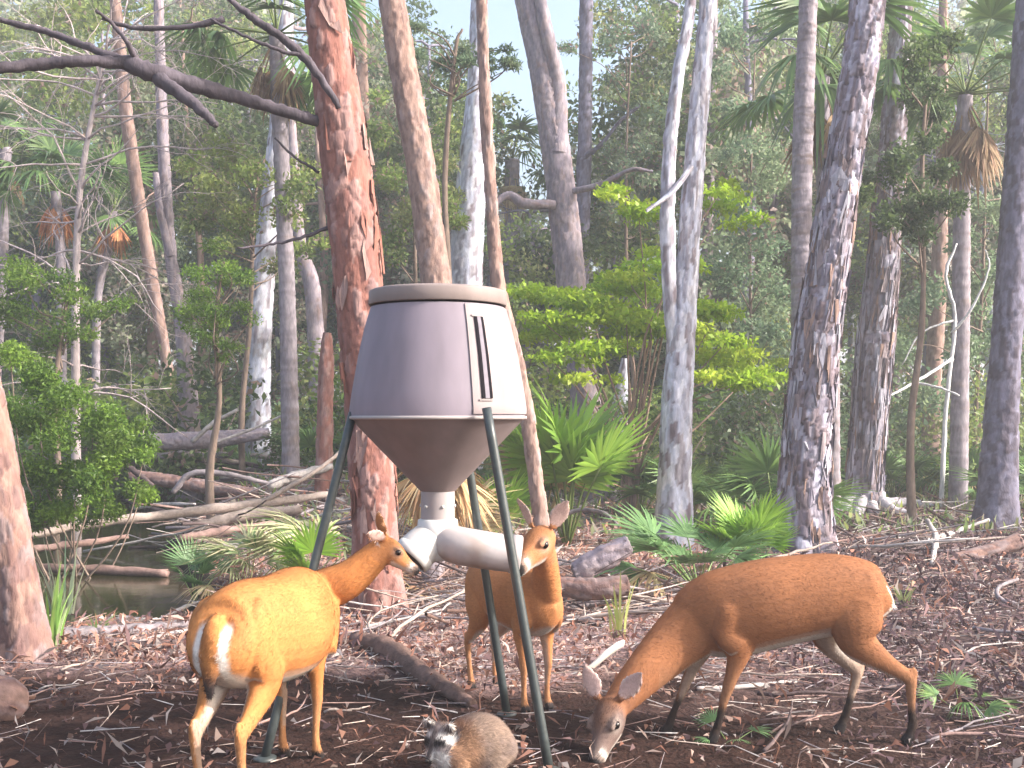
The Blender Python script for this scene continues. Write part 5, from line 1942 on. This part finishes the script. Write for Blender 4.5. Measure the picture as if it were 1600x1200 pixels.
T1 = [(-0.468, 0.725, 0.62, 0.055), (-0.452, 0.765, 0.56, 0.105), (-0.415, 0.803, 0.50, 0.140), (-0.35, 0.832, 0.46, 0.155), (-0.20, 0.850, 0.42, 0.195), (-0.05, 0.838, 0.395, 0.208), (0.10, 0.835, 0.385, 0.208), (0.22, 0.845, 0.39, 0.185), (0.33, 0.82, 0.42, 0.14), (0.41, 0.76, 0.48, 0.10), (0.45, 0.70, 0.55, 0.05)]
deer("golden tan deer seen from behind, reaching its muzzle to the feed tube at left", L1, RZ1, S1, T1, neck1, p1, n1, (0, 0, 1), std_legs(), (0.49, 0.20, 0.064), headscale=HS1,
     ears=[wdir((-0.55, -0.75, 0.30), RZ1), wdir((-0.35, 0.15, 1.0), RZ1)])

# right deer: side on, grazing
L2, RZ2, S2 = ((1232 - 800) / F * 5.07, 5.07), rad(180), 1.0
T2 = [(-0.455, 0.74, 0.64, 0.05), (-0.43, 0.79, 0.57, 0.10), (-0.35, 0.835, 0.52, 0.14), (-0.20, 0.860, 0.48, 0.165), (-0.05, 0.852, 0.45, 0.175), (0.10, 0.835, 0.415, 0.18), (0.22, 0.81, 0.385, 0.165), (0.34, 0.775, 0.37, 0.135), (0.43, 0.715, 0.38, 0.10), (0.49, 0.64, 0.40, 0.06)]
p2, n2 = np.array([0.835, 0.18, 0.185]), np.array([0.945, 0.385, 0.0])
l2 = (-0.6, 0.8, 0.1)
neck2 = [((0.28, 0, 0.60), 0.17, 0.11, Y0), ((0.42, 0, 0.53), 0.155, 0.100, Y0), ((0.56, 0.03, 0.425), 0.125, 0.085, Y0), ((0.70, 0.09, 0.305), 0.100, 0.076, l2), ((0.79, 0.145, 0.225), 0.076, 0.064, l2), ((0.845, 0.195, 0.165), 0.055, 0.05, l2)]
legs2 = [
    [((-0.28, 0.085, 0.66), 0.13, 0.075), ((-0.28, 0.10, 0.55), 0.125, 0.075), ((-0.30, 0.105, 0.46), 0.085, 0.056), ((-0.42, 0.10, 0.37), 0.046, 0.035), ((-0.525, 0.095, 0.30), 0.032, 0.025), ((-0.535, 0.095, 0.245), 0.024, 0.020), ((-0.54, 0.092, 0.15), 0.018, 0.016), ((-0.545, 0.09, 0.085), 0.021, 0.018), ((-0.53, 0.09, 0.04), 0.020, 0.018)],
    [((-0.26, -0.085, 0.66), 0.12, 0.07), ((-0.23, -0.10, 0.55), 0.115, 0.07), ((-0.21, -0.10, 0.46), 0.080, 0.055), ((-0.28, -0.10, 0.36), 0.046, 0.035), ((-0.345, -0.095, 0.295), 0.032, 0.025), ((-0.34, -0.095, 0.24), 0.024, 0.020), ((-0.315, -0.092, 0.15), 0.018, 0.016), ((-0.295, -0.09, 0.085), 0.021, 0.018), ((-0.275, -0.09, 0.04), 0.020, 0.018)],
    [((0.30, 0.075, 0.62), 0.105, 0.055), ((0.26, 0.09, 0.50), 0.090, 0.055), ((0.25, 0.088, 0.42), 0.060, 0.042), ((0.275, 0.086, 0.33), 0.036, 0.029), ((0.30, 0.084, 0.25), 0.027, 0.024), ((0.315, 0.082, 0.20), 0.021, 0.019), ((0.335, 0.08, 0.12), 0.0165, 0.016), ((0.345, 0.08, 0.08), 0.020, 0.018), ((0.36, 0.08, 0.04), 0.020, 0.018)],
    [((0.32, -0.075, 0.62), 0.10, 0.055), ((0.33, -0.09, 0.50), 0.085, 0.05), ((0.37, -0.088, 0.42), 0.055, 0.04), ((0.42, -0.086, 0.33), 0.034, 0.028), ((0.46, -0.084, 0.25), 0.026, 0.023), ((0.48, -0.082, 0.20), 0.021, 0.019), ((0.515, -0.08, 0.12), 0.0165, 0.016), ((0.53, -0.08, 0.08), 0.020, 0.018), ((0.545, -0.08, 0.04), 0.020, 0.018)],
]
deer("russet deer with black-muddied lower legs grazing at right, head to the ground", L2, RZ2, S2, T2, neck2, p2, n2, (0.5, 0.6, 0.6), legs2, (0.295, 0.122, 0.054), dark_legs=0.165,  # weaker light on this deer is put into its darker coat colour
     ears=[(0.35, -0.2, 0.85), (-0.55, 0.2, 0.75)], earfwd=(0.3, 0.9, 0.1), headscale=1.12, grey_face=0.85, ear_len=0.135,
     tail=[((-0.42, 0, 0.74), 0.026, 0.030), ((-0.445, 0, 0.69), 0.022, 0.034), ((-0.447, 0, 0.62), 0.016, 0.032), ((-0.440, 0, 0.55), 0.008, 0.014)])

# middle deer: behind the feeder, facing the camera, muzzle at the end of the feed tube
L3, RZ3, S3 = (0.01, 5.72), rad(-60), 0.86
p3 = w2l(px(849, 842, 5.30), L3, RZ3, S3)
n3 = w2l(px(805, 886, 5.05), L3, RZ3, S3)
hdv = n3 - p3
lat3 = np.cross((0, 0, 1), hdv)
lat3 /= np.linalg.norm(lat3)
mid = np.array([0.36, 0, 0.72]) * 0.45 + p3 * 0.55 + np.array([0.02, 0, -0.01])
neck3 = [((0.26, 0, 0.64), 0.16, 0.11, Y0), ((0.36, 0, 0.72), 0.125, 0.09, Y0), (tuple(mid), 0.088, 0.070, tuple(0.6 * np.array(Y0) + 0.4 * lat3)), (tuple(p3 * 0.88 + mid * 0.12 + np.array([0, 0, -0.015])), 0.062, 0.054, tuple(lat3)), (tuple(p3 + hdv * 0.12), 0.05, 0.046, tuple(lat3))]
deer("small orange deer facing forward behind the feeder legs, nose at the long tube's end", L3, RZ3, S3, STD, neck3, p3, n3, (0, 0, 1), std_legs(), (0.46, 0.190, 0.072), headscale=1.12, ear_len=0.128)


# raccoon at the foot of the feeder
def raccoon():
    loc = ((741 - 800) / F * 4.5, 4.5)
    rz = rad(222)                    # heads left and towards the camera
    root = empty("raccoon", (loc[0], loc[1], g1(*loc)), rz, 0.84)
    tag(root, "raccoon hunched on the soil beside the feeder's front leg, masked face turned left", "raccoon")
    g = Geo()
    chain(g, [(-0.19, 0, 0.06, 0.05, 0.07, *Y0), (-0.15, 0, 0.10, 0.10, 0.115, *Y0), (-0.06, 0, 0.145, 0.145, 0.138, *Y0), (0.02, 0, 0.155, 0.145, 0.132, *Y0), (0.09, 0, 0.145, 0.115, 0.110, *Y0), (0.15, 0, 0.135, 0.085, 0.085, *Y0), (0.20, 0.0, 0.13, 0.065, 0.066, *Y0)], 6, 24)
    poll = w2l(px(690, 1148, 4.45), loc, rz, 0.84)
    nose = w2l(px(667, 1188, 4.36), loc, rz, 0.84)
    chain(g, [(0.10, 0, 0.15, 0.09, 0.09, *Y0), (0.17, 0, 0.145, 0.075, 0.075, *Y0), (*(poll * 0.8 + np.array([0.17, 0, 0.145]) * 0.2), 0.062, 0.064, *Y0), (*poll, 0.055, 0.06, *Y0)], 5, 20)
    hd = nose - poll
    HL = np.linalg.norm(hd)
    hd /= HL
    hup = w2l(px(690, 1148, 4.45) + np.array([-0.15, -0.35, 0.9]), loc, rz, 0.84) - poll
    hup -= hd * hup.dot(hd)
    hup /= np.linalg.norm(hup)
    hl = np.cross(hup, hd)

    def hp(t, up=0.0, s=0.0):
        return poll + hd * HL * t + hup * up + hl * s
    chain(g, [(*hp(-0.25), 0.035, 0.045, *hl), (*hp(-0.05, 0.004), 0.055, 0.064, *hl), (*hp(0.25, 0.0), 0.056, 0.070, *hl), (*hp(0.45, -0.004), 0.047, 0.056, *hl), (*hp(0.62, -0.01), 0.033, 0.034, *hl), (*hp(0.85, -0.014), 0.024, 0.023, *hl), (*hp(1.0, -0.014), 0.014, 0.014, *hl)], 5, 20)
    eps = []
    for s in (-1, 1):
        er = hp(-0.02, 0.042, s * 0.046)
        ed = hup * 0.75 + hl * s * 0.6 - hd * 0.1
        ed /= np.linalg.norm(ed)
        fc = hd * 0.9 + hup * 0.2
        fc -= ed * fc.dot(ed)
        fc /= np.linalg.norm(fc)
        lat = np.cross(ed, fc)
        chain(g, [(*er, 0.010, 0.020, *lat), (*(er + ed * 0.022), 0.009, 0.025, *lat), (*(er + ed * 0.042), 0.008, 0.018, *lat), (*(er + ed * 0.052), 0.006, 0.008, *lat)], 4, 12)
        eps.append((er, ed, fc, lat))
    for (fx, fy) in ((0.16, 0.075), (0.17, -0.07)):
        chain(g, [(fx - 0.02, fy * 0.8, 0.13, 0.045, 0.04, *Y0), (fx, fy, 0.07, 0.030, 0.028, *Y0), (fx + 0.01, fy, 0.025, 0.022, 0.022, *Y0), (fx + 0.045, fy, 0.010, 0.012, 0.020, *Y0)], 4, 12)
        for k in range(4):
            yy = fy + (k - 1.5) * 0.011
            chain(g, [(fx + 0.035, yy, 0.012, 0.007, 0.006, *Y0), (fx + 0.058, yy + (k - 1.5) * 0.003, 0.009, 0.006, 0.005, *Y0), (fx + 0.072, yy + (k - 1.5) * 0.005, 0.006, 0.004, 0.004, *Y0)], 3, 8)
    for fy in (0.10, -0.10):
        chain(g, [(-0.05, fy * 0.9, 0.11, 0.09, 0.055, *Y0), (-0.02, fy, 0.05, 0.06, 0.045, *Y0), (0.02, fy * 1.05, 0.022, 0.03, 0.03, *Y0), (0.07, fy * 1.05, 0.012, 0.014, 0.024, *Y0)], 4, 14)
    tail = [(-0.15, 0, 0.09), (-0.22, -0.03, 0.055), (-0.26, -0.10, 0.045), (-0.24, -0.18, 0.042), (-0.18, -0.25, 0.04)]
    chain(g, [(*p, r_, r_, *Y0) for p, r_ in zip(tail, (0.04, 0.042, 0.046, 0.042, 0.015))], 6, 16)
    me, co, no = weld(g, 0.0055, 5)
    n = len(co)
    base = pal([(0.14, 0.10, 0.085), (0.24, 0.17, 0.13), (0.19, 0.14, 0.125), (0.30, 0.19, 0.12)], fbm(co * 14, 3))
    c = base.copy()

    def blend(w, colr):
        nonlocal c
        w = np.clip(w, 0, 1)[:, None]
        c = c * (1 - w) + np.asarray(colr) * w
    # banded tail
    tp = catmull(np.array(tail), 10)
    dt = np.linalg.norm(co[:, None, :] - tp[None], axis=2)
    ti = dt.argmin(1)
    tw = (co[:, 0] < -0.2) * (dt.min(1) < 0.055)
    blend(tw * (np.sin(ti * 0.95) > 0), (0.03, 0.025, 0.025))
    # tawny shoulders and nape
    blend(0.6 * smooth(0.03, 0.10, co[:, 0]) * smooth(0.24, 0.18, co[:, 0]), (0.34, 0.17, 0.08))
    c = c * (0.75 + 0.5 * fbm(co * 45, 2)[:, None])
    rel = co - poll
    hx, hz, hy = rel @ hd / HL, rel @ hup, rel @ hl
    hm = smooth(-0.30, -0.05, hx) * (np.hypot(hz, hy) < 0.10)
    ay = np.abs(hy)
    blend(0.9 * hm, (0.15, 0.13, 0.13))
    wht = (0.50, 0.48, 0.46)
    blk = (0.014, 0.012, 0.013)
    blend(hm * 0.95 * np.exp(-((hx - (0.33 - 1.4 * ay)) / 0.10) ** 2) * smooth(0.010, 0.022, ay), wht)     # brows
    blend(hm * np.exp(-((hx - (0.50 - 1.2 * (ay - 0.03))) / 0.115) ** 4) * smooth(0.008, 0.016, ay) * smooth(0.082, 0.070, ay), blk)    # mask
    blend(hm * 0.8 * smooth(0.014, 0.006, ay) * smooth(0.1, 0.4, hx) * (hz > 0), (0.05, 0.04, 0.04))       # dark stripe down the nose
    blend(0.85 * hm * smooth(0.66, 0.74, hx) * smooth(0.008, 0.018, ay), wht)                                       # muzzle
    blend(hm * smooth(-0.022, -0.034, hz) * smooth(0.45, 0.6, hx), wht)
    blend(hm * smooth(0.92, 0.97, hx), blk)
    blend(hm * smooth(0.055, 0.068, ay) * smooth(0.5, 0.3, hx) * (hx > 0.05), wht)
    for er, ed, fc, lat in eps:
        r_ = co - er
        t_ = r_ @ ed
        one = (t_ > 0.012) & (t_ < 0.07) & (np.abs(r_ @ lat) < 0.032) & (np.abs(r_ @ fc) < 0.02)
        blend(one * ((no @ fc) > 0.2) * 0.9, (0.12, 0.09, 0.09))
        blend(one * smooth(0.014, 0.020, np.abs(r_ @ lat)) * 1.0, (0.52, 0.48, 0.43))
        blend(one * smooth(0.040, 0.047, t_), (0.66, 0.62, 0.56))
    feet = smooth(0.035, 0.02, co[:, 2]) * (co[:, 0] > -0.05)
    blend(feet, (0.05, 0.04, 0.04))
    setcol(me, c)
    me.materials.clear()
    me.materials.append(M_COAT)
    link("body", me, root)
    for s in (-1, 1):
        ge = Geo()
        e = hp(0.50, 0.020, s * 0.034)
        th = np.linspace(0, math.pi, 8)
        ax = np.outer(np.cos(th) * 0.0085, hd)
        tube(ge, e + ax, np.sin(th) * 0.0085 + 1e-4, 12, (0.006, 0.005, 0.005))
        ge.build("eye", M_EYE, root)
    ge = Geo()
    e = hp(1.0, -0.006)
    th = np.linspace(0, math.pi, 7)
    tube(ge, e + np.outer(np.cos(th) * 0.010, hd), np.sin(th) * 0.013 + 1e-4, 12, (0.012, 0.01, 0.01))
    ge.build("nose", M_EYE, root)

    def flow(P):
        f_ = np.tile(np.array([-1.0, 0, -0.5]), (len(P), 1))
        hh = np.linalg.norm(P - hp(0.4), axis=1) < 0.10
        f_[hh] = -hd
        return f_
    hd_mask = np.where(np.linalg.norm(co - hp(0.45), axis=1) < 0.10, 0.22, 1.0) * np.where(feet > 0.3, 0.15, 1.0)
    fur(me, co, no, c * 1.05, 26000, 0.030, 0.0035, flow, M_FUR, 0.45, "coat", root, hd_mask)
    for s in (-1, 1):      # whiskers
        ge = Geo()
        for k in range(4):
            a = hp(0.85, -0.012 + 0.004 * k, s * 0.018)
            b = a + hl * s * 0.06 + hd * 0.01 * (k - 1) + hup * 0.008 * (k - 2)
            tube(ge, np.array([a, (a + b) / 2 + hup * 0.004, b]), np.array([0.0006, 0.0005, 0.0002]), 3, (0.7, 0.7, 0.68))
        ge.build("whiskers", M_FUR, root)
    return root


raccoon()


# ------------------------------------------------------------------ haze box added to lift shadows and whiten the distance
bpy.context.view_layer.update()
m, nt = newmat("haze")
out = N(nt, "ShaderNodeOutputMaterial")
pv = N(nt, "ShaderNodeVolumePrincipled")
pv.inputs["Color"].default_value = (0.93, 0.95, 1.0, 1)
pv.inputs["Density"].default_value = HAZE
pv.inputs["Anisotropy"].default_value = 0.2
nt.links.new(pv.outputs[0], out.inputs["Volume"])
gx0, gx1, gy0, gy1, gz0, gz1 = xs[0] - 5, xs[-1] + 5, ys[0] - 5, ys[-1] + 5, -1.8, 27.0
g = Geo()
V = [(a, b, c) for a in (gx0, gx1) for b in (gy0, gy1) for c in (gz0, gz1)]
g.add(V, (1, 1, 1), [(0, 1, 3, 2), (4, 6, 7, 5), (0, 4, 5, 1), (2, 3, 7, 6), (0, 2, 6, 4), (1, 5, 7, 3)])
tag(g.build("haze", m, shade=False), None, None, kind="stuff")
